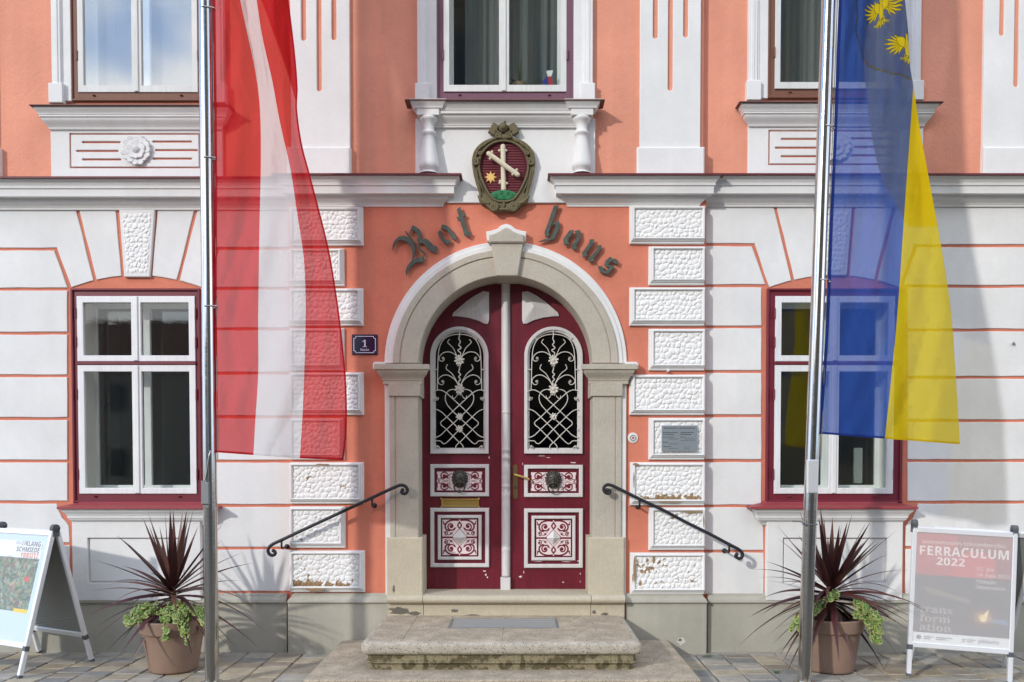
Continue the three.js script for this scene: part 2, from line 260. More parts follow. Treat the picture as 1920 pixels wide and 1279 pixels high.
// ---- white field under the middle window, over the arch ----
{
  const z = ZC + 0.025, f = mesh('window_apron', polyPx([[779, 222], [1116, 222], [1116, 345], [1060, 345], [1060, 380], [838, 380], [838, 345], [779, 345]], ZC - 0.06, z + 0.02, 0.003), M.white, hall);
  const y = (v) => WY(v, 0.2);
  const sill = mesh('window_sill', moulding([...curveProf(0.16, y(193), 0.125, y(206), 'cyma'), [0.12, y(207)], [0.12, y(212)], [0.10, y(213)], ...curveProf(0.10, y(214), 0.05, y(229), 'cyma'), [0.045, y(230)], [0.045, y(232)], [0.0, y(232.5)]], WX(772, 200, 0.2), WX(1122, 200, 0.2), z, true, true), M.whiteSmooth, hall);
  mesh('sill_flashing', moulding([[0, y(187)], [0.185, y(191)], [0.19, y(193)], [0.18, y(193.5)]], WX(759, 190, 0.24), WX(1134, 190, 0.24), z, true, true), M.flashBrown, sill);
  for (const u of [804, 1091]) {
    const cx = WX(u, 250, 0.16), b = group('baluster', hall), zc = z + 0.075;
    const yc = (v) => WY(v, 0.16), bl = (u0, v0, u1, v1, z1) => boxPx(u0, v0, u1, v1, z - 0.01, z1, 0.004);
    mesh('capital', [moulding([...curveProf(0.185, yc(193.5), 0.15, yc(207), 'cyma'), [0.145, yc(208)]], cx - 0.165, cx + 0.165, z, true, true), box(cx - 0.1, yc(220), z, cx + 0.1, yc(207.5), z + 0.14, 0.004)], M.whiteSmooth, b);
    const R = 0.00485; const pf = [[0.01, 220], [15, 220], [17.5, 223], [15, 227], [11, 231], [10, 238], [10.5, 246], [14, 248], [14.5, 251], [12, 254], [10, 257], [12, 266], [15, 285], [18.5, 306], [19, 312], [17, 317], [12.5, 320], [13, 322], [19, 325], [20, 328], [0.01, 328]].map(([r, v]) => [Math.max(0.001, r * R), yc(v)]).reverse();
    mesh('baluster_shaft', lathe(pf, 28).translate(cx, 0, zc), M.whiteSmooth, b);
  }
}
// ---- windows above ----
function sashGeo(x0, y0, x1, y1, wl, wr, wt, wb, z0, z1) { return slab(rect(x0, y0, x1, y1), z0, z1, 0.004, [rect(x0 + wl, y0 + wb, x1 - wr, y1 - wt)], 2); }
function boxWindow(wg, x0, y0, x1, y1, z, cols, rows, lining, inner, pane) {      // lining and inner sashes of a double window
  const d = 0.2, t = 0.02;
  mesh('window_lining', [box(x0, y0, z - d, x0 + t, y1, z - 0.045), box(x1 - t, y0, z - d, x1, y1, z - 0.045), box(x0 + t, y0, z - d, x1 - t, y0 + t, z - 0.045), box(x0 + t, y1 - t, z - d, x1 - t, y1, z - 0.045)], lining, wg);
  const holes = [], w = 0.055; let xs = [x0, ...cols, x1], ys = [y0, ...rows, y1];
  for (let i = 0; i < xs.length - 1; i++) for (let j = 0; j < ys.length - 1; j++) holes.push(rect(xs[i] + (i ? w * 0.6 : w), ys[j] + (j ? w * 0.6 : w), xs[i + 1] - (i < xs.length - 2 ? w * 0.6 : w), ys[j + 1] - (j < ys.length - 2 ? w * 0.6 : w)));
  mesh('inner_sash', slab(rect(x0 + 0.002, y0 + 0.002, x1 - 0.002, y1 - 0.002), z - d - 0.04, z - d, 0.004, holes), inner, wg);
  mesh('inner_pane', box(x0 + 0.03, y0 + 0.03, z - d - 0.022, x1 - 0.03, y1 - 0.03, z - d - 0.02), pane, wg);
}
for (const w of upW) {
  const z = w.z, g = group('upper_window', hall), fm = M[w.m], zf = z + 0.015;
  const [x0, y0, x1, y1] = pr(w.c - w.hw, VT, w.c + w.hw, w.v, z + 0.02);
  const fw = 15.5 * 0.005;
  mesh('window_frame', [frameGeo(x0 - 0.004, y0 - 0.004, x1 + 0.004, y1 + 0.004, fw, z - 0.06, z + 0.015, 0.004), frameGeo(x0 - 0.004, y0 - 0.004, x1 + 0.004, y1 + 0.004, 0.025, z + 0.0145, z + 0.03, 0.006)], fm, g);
  const sx0 = x0 + fw - 0.012, sx1 = x1 - fw + 0.012, sy0 = WY(w.sv, z + 0.03), cx = (sx0 + sx1) / 2 - 0.01, sy1 = y1 - fw + 0.012, tr = sy0 + (sy1 - sy0) * 0.68;
  const sw = 0.052, bw = 0.062;
  for (const [a, b, wl, wr] of [[sx0, cx - 0.004, sw, sw * 0.8], [cx + 0.004, sx1, sw * 0.8, sw]]) for (const [c, d] of [[sy0, tr - 0.01], [tr + 0.01, sy1]]) {
    const s = mesh('sash', sashGeo(a, c, b, d, wl, wr, 0.05, bw, z - 0.015, z + 0.022), M.sashOld, g);
    mesh('pane', box(a + wl - 0.008, c + bw - 0.008, z - 0.002, b - wr + 0.008, d - 0.042, z + 0.001), w.c < 300 ? M.glassSky : M.glass, g);
  }
  mesh('astragal', box(cx - 0.02, sy0 + 0.003, z + 0.022, cx + 0.02, sy1, z + 0.034, 0.005), M.sashOld, g);
  mesh('drip_bar', box(sx0, tr - 0.012, z - 0.02, sx1, tr + 0.012, z + 0.03, 0.004), fm, g);
  for (const s of [0, 1]) { const hx = s ? sx1 + 0.006 : sx0 - 0.006; for (const k of [0.14, 0.6]) mesh('hinge', rod([hx, sy0 + (sy1 - sy0) * k, z + 0.026], [hx, sy0 + (sy1 - sy0) * k + 0.09, z + 0.026], 0.008), fm, g); mesh('sash_latch', ball(lerp(sx0, sx1, s ? 0.86 : 0.13), sy0 - 0.028, z + 0.02, 0.014, 0.009, 0.016), fm, g); }
  boxWindow(g, sx0 + 0.02, sy0 + 0.02, sx1 - 0.02, sy1 - 0.02, z, [cx], [tr], M.lining, M.sash, M.glass);
  // white surround with its moulded strips and base blocks
  const sur = group('window_surround', hall);
  for (const s of [-1, 1]) {
    const o = (d) => w.c + s * d, zz = z + 0.02;
    const q = (d0, d1, v0, v1, z1, b) => { const [a, e] = s < 0 ? [o(d1), o(d0)] : [o(d0), o(d1)]; return boxPx(a, v0, e, v1, z - 0.03, z1, b); };
    const jamb = [q(w.hw - 0.5, w.hw + 36, VT, w.v, zz + 0.012, 0.003), q(w.hw + 19, w.hw + 36, VT, w.v, zz + 0.035, 0.005), q(w.hw + 16, w.hw + 19.5, VT, w.v, zz + 0.022, 0.003), q(w.hw + 24, w.hw + 31, VT, w.v, zz + 0.043, 0.006)];
    mesh('surround_strip', jamb, M.white, sur);
    mesh('surround_base', q(w.hw + 13, w.hw + 40, w.v - 34, w.v + 3, zz + 0.055, 0.006), M.white, sur);
  }
}
// sill, apron with slots and rosette of the two outer upper windows
for (const [c, dv] of [[256, 0], [1567, -6]]) {
  const z = ZU, y = (v) => WY(v + dv, z + 0.16), hA = c < 900 ? 161 : 164, ap = group('window_apron', hall), xa = (d) => WX(c + d, 280, z + 0.03);
  const ya = (v) => WY(v + dv, z + 0.03), k = 1;
  const out = rect(xa(-hA), ya(334), xa(hA), ya(228)), f0 = rect(xa(-126), ya(315.5), xa(119), ya(249.5));
  mesh('apron_frame', slab(out, z - 0.04, z + 0.03, 0.003, [f0]), M.white, ap);
  const slots = []; for (const [a, b, v] of [[-101, -32, 266.5], [-112, -36, 283], [-101, -31, 299], [31, 102, 265.5], [36, 113, 281.5], [31, 102, 297.5]]) { const x = xa(a), e = xa(b), r = 0.0095, yy = ya(v); const p = new THREE.Path(); p.moveTo(x, yy - r); p.absarc(e, yy, r, -Math.PI / 2, Math.PI / 2, false); p.absarc(x, yy, r, Math.PI / 2, Math.PI * 1.5, false); slots.push(p); }
  const inn = rect(xa(-123), ya(312.5), xa(116), ya(252.5));
  mesh('apron_panel', slab(inn, z - 0.04, z + 0.03, 0.003, slots), M.white, ap);
  mesh('apron_ground', box(xa(-130), ya(320), z - 0.01, xa(125), ya(245), z + 0.013), M.coral, ap);
  const sill = group('window_sill', hall);
  mesh('sill_moulding', moulding([...curveProf(0.125, y(198), 0.095, y(210), 'cyma'), [0.09, y(211)], [0.09, y(214)], [0.078, y(215)], ...curveProf(0.078, y(216), 0.03, y(233), 'cyma'), [0.026, y(234)], [0.0, y(236)]], xa(-hA) - 0.098, xa(hA) + 0.098, z + 0.02, true, true), M.whiteSmooth, sill);
  mesh('sill_flashing', moulding([[0, y(190)], [0.145, y(195.5)], [0.15, y(197.5)], [0.14, y(198.5)]], xa(-hA) - 0.122, xa(hA) + 0.122, z + 0.015, true, true), M.flashBrown, sill);
  // rosette
  const ros = group('rosette', hall, [WX(c, 281 + dv, z + 0.05), WY(281 + dv, z + 0.05), z + 0.03]); const rs = rngOf(5 + c);
  for (let ring = 0; ring < 2; ring++) for (let i = 0; i < (ring ? 10 : 15); i++) {
    const a = (i + ring * 0.5) / (ring ? 10 : 15) * Math.PI * 2, L = (ring ? 0.085 : 0.135) * (0.93 + 0.14 * rs()), wd = ring ? 0.028 : 0.032;
    const s = new THREE.Shape(); s.moveTo(0.02, -0.008); s.quadraticCurveTo(L * 0.6, -wd * 1.1, L * 0.93, -wd * 0.6); s.quadraticCurveTo(L * 0.97, -wd * 0.2, L, 0); s.quadraticCurveTo(L * 0.97, wd * 0.2, L * 0.93, wd * 0.6); s.quadraticCurveTo(L * 0.6, wd * 1.1, 0.02, 0.008);
    const g = new THREE.ExtrudeGeometry(s, { depth: 0.004, bevelEnabled: true, bevelThickness: 0.008, bevelSize: 0.006, bevelSegments: 2, curveSegments: 4 });
    g.rotateY(-0.12 - 0.1 * rs()); g.rotateZ(a); g.translate(0, 0, ring ? 0.018 : 0.004); mesh('petal', g, M.white, ros);
  }
  const cen = [ball(0, 0, 0.03, 0.036, 0.036, 0.025, 16)]; for (let i = 0; i < 26; i++) { const r = 0.031 * Math.sqrt(i / 26), a = i * 2.4; cen.push(ball(r * Math.cos(a), r * Math.sin(a), 0.03 + 0.025 * Math.sqrt(1 - (r / 0.036) ** 2), 0.0055, 0.0055, 0.005, 6)); }
  mesh('rosette_centre', cen, M.white, ros);
}
// ---- pilasters ----
for (const [u0, u1, b0, b1, fl, fv, z] of [[543.5, 654.5, 537, 657, [569, 598, 626], [76, 171, 75], ZC], [1201, 1315, 1195, 1321.5, [1229, 1257.5, 1286], [72, 170, 70], ZC], [1848, 1962, 1845, 1968, [1879, 1907, 1935], [67, 163, 67], ZU], [-122, -13, -127, -3, [-85, -57, -29], [76, 171, 75], ZU]]) {
  const p = group('pilaster', hall), z1 = z + 0.035, r = 4.6 * 0.005, holes = [];
  fl.forEach((u, i) => { const x = WX(u, 60, z1), yb = WY(fv[i], z1) + r, yt = WY(-380, z1); const h = new THREE.Path(); h.moveTo(x - r, yt); h.lineTo(x - r, yb); h.absarc(x, yb, r, Math.PI, Math.PI * 2, false); h.lineTo(x + r, yt); h.closePath(); holes.push(h); });
  const q = pr(u0, -410, u1, 290, z1);
  mesh('pilaster_shaft', slab(rect(...q), z - 0.03, z1, 0.004, holes), M.white, p);
  for (const u of fl) mesh('flute', box(WX(u, 60, z1) - r - 0.01, WY(180, z1), z - 0.02, WX(u, 60, z1) + r + 0.01, WY(-385, z1), z + 0.012), M.salmon, p);
  mesh('pilaster_base', boxPx(b0, 275, b1, 331, z - 0.03, z1 + 0.028, 0.012), M.white, p);
}
// ---- quoins and keystones with pebbled faces ----
function pebbles(x0, y0, x1, y1, z, seed, hgt, wear, tilt = 0, inset = null) {
  const R = rngOf(seed), sp = 0.047, pts = [], W_ = x1 - x0, H_ = y1 - y0;
  const nx = Math.round(W_ / sp), ny = Math.round(H_ / sp);
  for (let j = -1; j <= ny; j++) for (let i = -1; i <= nx; i++) pts.push([x0 + (i + 0.5 + (j % 2 ? 0.25 : -0.25) + (R() - 0.5) * 0.75) * W_ / nx, y0 + (j + 0.5 + (R() - 0.5) * 0.7) * H_ / ny, 0.75 + 0.5 * R()]);
  const cell = 0.0056, cx = Math.max(2, Math.round(W_ / cell)), cy = Math.max(2, Math.round(H_ / cell)), pos = [], idx = [], col = [];
  for (let j = 0; j <= cy; j++) for (let i = 0; i <= cx; i++) {
    let x = x0 + W_ * i / cx, y = y0 + H_ * j / cy, d1 = 9, d2 = 9, kk = 1; const wx = x + 0.022 * (fbm(x * 17 + 3, y * 17, 4096, seed + 8, 2) - 0.5), wy = y + 0.022 * (fbm(x * 17, y * 17 + 7, 4096, seed + 9, 2) - 0.5);
    for (const p of pts) { const dx = wx - p[0], dy = wy - p[1]; const d = Math.hypot(dx * 0.94 + dy * 0.18, dy * 1.12 - dx * 0.18); if (d < d1) { d2 = d1; d1 = d; kk = p[2]; } else if (d < d2) d2 = d; }
    const e = Math.min(x - x0, x1 - x, y - y0, y1 - y), gap = (d2 - d1) / 0.03, dome = Math.sqrt(Math.max(0, 1 - Math.pow(d1 / (0.036 * (0.8 + 0.2 * kk)), 2)));
    let h = hgt * kk * (0.25 * ss(0.0, 0.5, gap) + 0.75 * dome * ss(0.0, 0.6, gap)) * ss(0, 0.012, e) + 0.0022 * (fbm(x * 60, y * 60, 4096, seed, 2) - 0.5);
    let c = [1, 1, 1];
    if (wear) { const n = fbm(x * 34 + 9, y * 34 + 5, 4096, seed + 50, 3), n2 = fbm(x * 7, y * 7, 4096, seed + 70, 2), t = n * 0.6 + n2 * 0.4, k = (y - y0) / H_, q = (x - x0) / W_; if (t > wear(q, k)) { const b = 0.6 + 0.5 * R(); c = [0.46 * b, 0.30 * b, 0.16 * b]; h -= 0.003; } }
    col.push(...c);
    if (inset) { const t = j / cy, a = lerp(inset[0], inset[1], t); x = x0 + (x - x0) * 1; x = lerp(x0 + a, x1 - a, i / cx); }
    pos.push(x, y, z + h);
  }
  for (let j = 0; j < cy; j++) for (let i = 0; i < cx; i++) { const a = j * (cx + 1) + i, b = a + 1, c = a + cx + 1, d = c + 1; idx.push(a, b, d, a, d, c); }
  const g = new THREE.BufferGeometry(); g.setAttribute('position', new THREE.Float32BufferAttribute(pos, 3)); g.setAttribute('color', new THREE.Float32BufferAttribute(col, 3)); g.setIndex(idx); g.computeVertexNormals();
  const uv = new Float32Array(pos.length / 3 * 2); for (let i = 0; i < pos.length / 3; i++) { uv[i * 2] = pos[i * 3]; uv[i * 2 + 1] = pos[i * 3 + 1]; } g.setAttribute('uv', new THREE.BufferAttribute(uv, 2));
  return g;
}
const wearBottom = (a, b) => (q, k) => lerp(a, b, ss(0.05, 0.32, k));
function quoin(u0, v0, u1, v1, right, seed, wear, chips) {
  const zb = ZR, g = group('quoin', hall), [x0, y0, x1, y1] = pr(u0, v0, u1, v1, zb + 0.05);
  const oL = right ? 0 : 0, bx0 = x0, bx1 = x1, fl = right ? 0.05 : 0.028, fr = right ? 0.026 : 0.05, ft = 0.034, fb = 0.055;
  const s0 = right ? 0.022 : 0, s1 = right ? 0 : 0.022;
  mesh('quoin_base', slab(rect(bx0, y0, bx1, y1), zb - 0.02, zb + 0.03, 0.006), M.white, g);
  const a = [bx0 + s0 * 0.6, y0 + 0.022, bx1 - s1 * 0.6, y1 - 0.004], p = [bx0 + fl, y0 + fb, bx1 - fr, y1 - ft];
  mesh('quoin_border', [slab(rect(...a), zb + 0.02, zb + 0.047, 0.008, [rect(...p)]), slab(rect(bx0 + s0 * 1.2, y0 + 0.036, bx1 - s1 * 1.2, y1 - 0.012), zb + 0.044, zb + 0.06, 0.007, [rect(p[0] - 0.003, p[1] - 0.003, p[2] + 0.003, p[3] + 0.003)])], M.white, g);
  const rel = mesh('pebbled_face', pebbles(p[0] - 0.002, p[1] - 0.002, p[2] + 0.002, p[3] + 0.002, zb + 0.036, seed, 0.0095, wear), M.relief, g, true); rel.userData.kind = 'stuff';
  for (const [q, k, w, h] of chips || []) { const R = rngOf(seed + q * 100 | 0), n = 14, pts = []; for (let i = 0; i < n; i++) { const t = i / n * Math.PI * 2; pts.push([lerp(bx0, bx1, q) + w * Math.cos(t) * (0.55 + 0.6 * R()), lerp(y0, y1, k) + h * Math.sin(t) * (0.45 + 0.7 * R())]); } mesh('bare_patch', slab(pts, zb + 0.058, zb + 0.0625), M.bare, g); }
}
M.bare = std({ color: lin(0.38, 0.25, 0.13), roughness: 0.95, map: rep(tStone, 4) });
const qr = [[1181, 385, 456], [1217, 461, 533.5], [1181, 538, 610], [1217, 616, 694], [1181, 702, 778], [1217, 783.5, 862], [1182, 867, 948], [1217, 952, 1032], [1182, 1037, 1115]];
qr.forEach(([u, a, b], i) => quoin(u, a, 1322, b, true, 100 + i, i === 6 ? wearBottom(0.47, 0.8) : i === 7 ? (q, k) => 0.56 + 0.5 * Math.hypot(q - 0.4, (k - 0.6) * 0.6) : i === 8 ? (q, k) => 0.62 : null, i === 6 ? [[0.07, 0.955, 0.035, 0.012], [0.045, 0.6, 0.006, 0.08], [0.5, 0.09, 0.13, 0.008]] : i === 7 ? [[0.75, 0.9, 0.1, 0.012], [0.97, 0.7, 0.006, 0.07]] : i === 8 ? [[0.055, 0.62, 0.014, 0.12], [0.03, 0.4, 0.006, 0.05]] : null));
const ql = [[680, 387, 459], [644, 465, 535], [680, 540, 610], [644, 615, 694], [681, 698, 778], [644, 784, 862], [681, 867, 945], [646, 950, 1028], [683, 1033, 1111]];
ql.forEach(([u, a, b], i) => quoin(543, a, u, b, false, 200 + i, i === 6 ? (q, k) => 0.72 : i === 7 ? (q, k) => 0.6 + 0.5 * Math.hypot(q - 0.25, k - 0.2) : i === 8 ? wearBottom(0.46, 0.72) : null, i === 8 ? [[0.33, 0.075, 0.13, 0.014]] : i === 6 ? [[0.45, 0.95, 0.08, 0.008]] : null));
for (const c of [256, 1565]) {
  const g = group('keystone', hall), dv = c > 900 ? -3 : 0, P = (d, v) => W(c + d, v + dv, 0.04);
  mesh('keystone_block', slab([P(-33.5, 393), P(33.5, 393), P(24, 519), P(-24, 519)].reverse(), -0.01, 0.035, 0.006), M.white, g);
  const [xa, ya] = P(-28, 512), [xb, yb] = P(28, 399);
  mesh('pebbled_face', pebbles(xa, ya, xb, yb, 0.034, 300 + c, 0.009, null, 0, [0.042, 0.002]), M.relief, g, true).userData.kind = 'stuff';
}
// ---- windows below with sills and aprons ----
for (const w of wins) {
  const g = group('lower_window', hall), [x0, y0, x1, y1] = pr(w.c - w.hw, 541, w.c + w.hw, 943, 0.02), z = 0;
  const [sx0, sy0, sx1, sy1] = pr(w.c - w.sh, 555, w.c + w.sh, 926, 0.03), cx = (sx0 + sx1) / 2, yt0 = WY(684.5, 0.03), yt1 = WY(677.5, 0.03);
  mesh('window_frame', [slab(rect(x0, y0, x1, y1), -0.06, 0.014, 0.004, [rect(sx0 + 0.012, sy0 + 0.012, sx1 - 0.012, sy1 - 0.012)]), frameGeo(x0, y0, x1, y1, 0.022, 0.0135, 0.034, 0.007)], M.redFrame, g);
  const sw = 0.058, mw = 0.042;
  for (const [a, b, wl, wr] of [[sx0, cx - 0.002, sw, mw], [cx + 0.002, sx1, mw, sw]]) for (const [c, d] of [[sy0, yt0], [yt1, sy1]]) {
    const s = mesh('sash', [sashGeo(a, c, b, d, wl, wr, 0.06, 0.055, -0.012, 0.028), sashGeo(a + wl - 0.012, c + 0.043, b - wr + 0.012, d - 0.048, 0.009, 0.009, 0.009, 0.009, -0.01, 0.014)], M.sash, g);
    mesh('pane', box(a + wl - 0.008, c + 0.047, 0.001, b - wr + 0.008, d - 0.052, 0.004), M.glass, g);
  }
  mesh('transom', box(sx0 - 0.005, yt0 + 0.003, -0.03, sx1 + 0.005, yt1 - 0.003, 0.036, 0.006), M.redFrame, g);
  for (const [c, d] of [[sy0, yt0], [yt1, sy1]]) mesh('astragal', box(cx - 0.022, c + 0.004, 0.028, cx + 0.022, d - 0.004, 0.04, 0.006), M.sash, g);
  for (const s of [0, 1]) { const hx = s ? sx1 + 0.008 : sx0 - 0.008; for (const v of [588, 642, 740, 890]) { const hy = WY(v, 0.03); mesh('hinge', [rod([hx, hy - 0.045, 0.03], [hx, hy + 0.045, 0.03], 0.009), ball(hx, hy + 0.05, 0.03, 0.007)], M.redFrame, g); } mesh('sash_latch', [ball(lerp(sx0, sx1, s ? 0.85 : 0.13), sy0 - 0.025, 0.022, 0.02, 0.008, 0.012), ball(lerp(sx0, sx1, s ? 0.85 : 0.13), sy0 - 0.022, 0.03, 0.009)], M.redFrame, g); }
  boxWindow(g, sx0 + 0.02, sy0 + 0.02, sx1 - 0.02, sy1 - 0.02, z, [cx], [(yt0 + yt1) / 2], M.lining, M.sash, M.glass);
  // sill and apron
  const zz = 0.03, y = (v) => WY(v, 0.15), sl = group('window_sill', hall), e = w.c < 900 ? 150 : 157;
  mesh('sill_sheet', moulding([[0.0, y(940)], [0.02, y(944)], [0.148, y(950)], [0.152, y(951)], [0.152, y(954.5)], [0.14, y(955)]], WX(w.c - e, 948, 0.17), WX(w.c + e, 948, 0.17), zz - 0.01, true, true), M.sillRed, sl);
  mesh('sill_moulding', moulding([[0.12, y(954.6)], [0.12, y(956)], ...curveProf(0.115, y(957), 0.085, y(967), 'cyma'), [0.08, y(967.5)], [0.08, y(972)], [0.07, y(973)], ...curveProf(0.07, y(974), 0.02, y(984.5), 'cyma'), [0.015, y(985.5)], [0.0, y(987)]], WX(w.c - e + 7, 960, 0.15), WX(w.c + e - 7, 960, 0.15), zz, true, true), M.white, sl);
  const ap = group('lower_apron', hall), aw = w.hw - 1, [ax0, ay0, ax1, ay1] = pr(w.c - aw, 960, w.c + aw, 1126, zz + 0.035), [qx0, qy0, qx1, qy1] = pr(w.c - aw + 29.5, 1008.5, w.c + aw - 29.5, 1093, zz + 0.03);
  mesh('apron_frame', slab(rect(ax0, ay0, ax1, ay1), -0.02, zz + 0.041, 0.003, [rect(qx0, qy0, qx1, qy1)]), M.white, ap);
  mesh('apron_panel', [box(qx0 - 0.02, qy0 - 0.02, -0.01, qx1 + 0.02, qy1 + 0.02, zz + 0.012), box(qx0 + 0.012, qy0 + 0.012, zz + 0.01, qx1 - 0.012, qy1 - 0.012, zz + 0.024, 0.008)], M.white, ap);
}

// ================= portal =================
const portal = group('portal', hall);
{
  const [cx, cy] = ARC, ring = (r0, r1, z0, z1, bev) => { const s = new THREE.Shape(); s.absarc(cx, cy, r1 * SC, 0, Math.PI, false); s.absarc(cx, cy, r0 * SC, Math.PI, 0, true); s.closePath(); return slab(s, z0, z1, bev, [], 2, 48); };
  mesh('arch_stone', [ring(163, 197.5, -0.26, 0.12, 0.008), ring(196, 200, -0.1, 0.113, 0), ring(199, 211, -0.1, 0.126, 0.006)], M.stone, portal);
  mesh('arch_trim', [ring(210.5, 220, 0.0, 0.108, 0.006), ring(219, 228, 0.0, 0.094, 0.006)], M.whiteSmooth, portal);
  // keystone
  const P = (u, v) => W(u, v, 0.17);
  mesh('keystone_block', slab([P(930, 517), P(971, 517), P(983, 446), P(919.5, 446)], -0.2, 0.165, 0.008), M.stone, portal);
  const cap = [[913, 452], [911.5, 434], [920, 432.5], [932, 429], [940, 422], [949, 419.5], [958, 422], [966, 429], [978, 432.5], [987, 434], [986, 452]];
  mesh('keystone_trim', slab(cap.map(([u, v]) => W(u, v, 0.15)).reverse(), 0.0, 0.15, 0.006), M.whiteSmooth, portal);
  const cap2 = [[917, 455], [917, 440], [926, 437.5], [936, 433], [943, 428], [949, 426], [955, 428], [962, 433], [972, 437.5], [983, 440], [983, 455]];
  mesh('keystone_cap', slab(cap2.map(([u, v]) => W(u, v, 0.19)).reverse(), 0.0, 0.19, 0.012), M.stone, portal);
  for (const s of [-1, 1]) {
    const o = (l, r) => (s < 0 ? [l, r] : [r, l]).map((d) => 948 + s * d), z = 0.12;
    const q = (i, e, v0, v1, z1, b = 0.006, z0 = -0.26) => { const [a, c] = s < 0 ? [948 - e, 948 - i] : [948 + i, 948 + e]; return boxPx(a, v0, c, v1, z0, z1, b); };
    mesh('jamb', [q(163.5, 206, 742, 1009, 0.12), q(205.5, 208, 742, 1009, 0.113, 0), q(207.5, 217, 742, 1009, 0.121, 0.003)], M.stone, portal);
    mesh('jamb_neck', q(160, 220, 718, 743, 0.138, 0.005), M.stone, portal);
    mesh('jamb_base', q(155.5, 223, 1008, 1118, 0.14, 0.008), M.sandstone, portal);
    mesh('jamb_trim', q(216, 226, 716, 1118, 0.1, 0.004, 0.0), M.whiteSmooth, portal);
    const y = (v) => WY(v, 0.2), x0 = WX(948 + s * 246.5, 690, 0.2), x1 = WX(948 + s * 143.5, 690, 0.2);
    mesh('impost', moulding([[0.0, y(681)], [0.10, y(683)], [0.10, y(692)], [0.085, y(693)], ...curveProf(0.082, y(694), 0.035, y(712), 'cyma', 8), [0.03, y(713)], [0.03, y(718.5)], [0, y(719)]], Math.min(x0, x1), Math.max(x0, x1), 0.105, true, true), M.stone, portal);
    mesh('impost_core', q(160, 230, 682, 719, 0.118, 0), M.stone, portal);
    mesh('impost_trim', [q(244, 249, 681, 692, 0.17, 0.004, 0.0), q(226, 247, 678.5, 683, 0.17, 0.003, 0.0)], M.whiteSmooth, portal);
  }
  // threshold: rounded nosing over a riser, in three stones
  const yT = WY(1112, 0.05), yN = WY(1134, 0.24), yB = WY(1157, 0.17);
  for (const [a, b] of [[724.5, 791.6], [792.6, 1108.6], [1109.6, 1173]]) {
    const x0 = WX(a, 1125, 0.23), x1 = WX(b, 1125, 0.23);
    const pf = [[-0.3, yT], [0.14, yT]]; for (let i = 0; i <= 8; i++) { const t = -Math.PI / 2 + i / 8 * Math.PI, r = (yT - yN) / 2; pf.push([0.17 + 0.05 * Math.cos(t), (yT + yN) / 2 - r * Math.sin(t)]); } pf.push([0.16, yN], [0.15, yN - 0.004], [0.15, yB - 0.02], [-0.3, yB - 0.02]);
    const s = new THREE.Shape(pf.map(([p, q]) => new THREE.Vector2(p, q))); const g = new THREE.ExtrudeGeometry(s, { depth: x1 - x0, bevelEnabled: false }); g.rotateY(-Math.PI / 2); g.scale(1, 1, 1); g.translate(x1, 0, 0);
    mesh('threshold_stone', g, M.sandstone, portal);
  }
}
{ // spots where the render has broken away
  M.peeled = std({ color: lin(0.22, 0.20, 0.17), roughness: 0.95, map: rep(tStone, 5), bumpMap: rep(tStoneB, 5), bumpScale: 0.006 }); M.limeWhite = std({ color: lin(0.75, 0.71, 0.64), roughness: 0.95, map: rep(tStone, 5) });
  for (const [u, v, w, h, z, m] of [[748, 1145, 22, 7, 0.151, 'peeled'], [775, 1150, 14, 4, 0.151, 'peeled'], [853, 1145.5, 7, 4, 0.151, 'peeled'], [885, 1154, 16, 2, 0.151, 'peeled'], [1114, 1148, 4, 4, 0.151, 'peeled'], [1134, 1151.5, 7, 2.5, 0.151, 'peeled'], [738, 1104, 2.6, 9, 0.141, 'peeled'], [1277, 1203, 9, 7, ZR + 0.0455, 'limeWhite'], [1275, 1200, 3.4, 3.2, ZR + 0.0475, 'peeled']]) { const Q = rngOf(u | 0), [x, y] = W(u, v, z), pts = []; for (let i = 0; i < 18; i++) { const t = i / 18 * Math.PI * 2; pts.push([x + w * 0.005 * Math.cos(t) * (0.55 + 0.6 * Q()), y + h * 0.005 * Math.sin(t) * (0.5 + 0.65 * Q())]); } mesh('broken_render', slab(pts, z - 0.02, z + 0.0015), M[m], portal); }
}
// ================= door =================
const ZD = -0.2;
const door = { };
function spiralPts(cx, cy, r0, r1, a0, turns, n = 24) { const o = []; for (let i = 0; i <= n; i++) { const t = i / n, a = a0 + turns * Math.PI * 2 * t, r = lerp(r0, r1, t); o.push([cx + r * Math.cos(a), cy + r * Math.sin(a)]); } return o; }
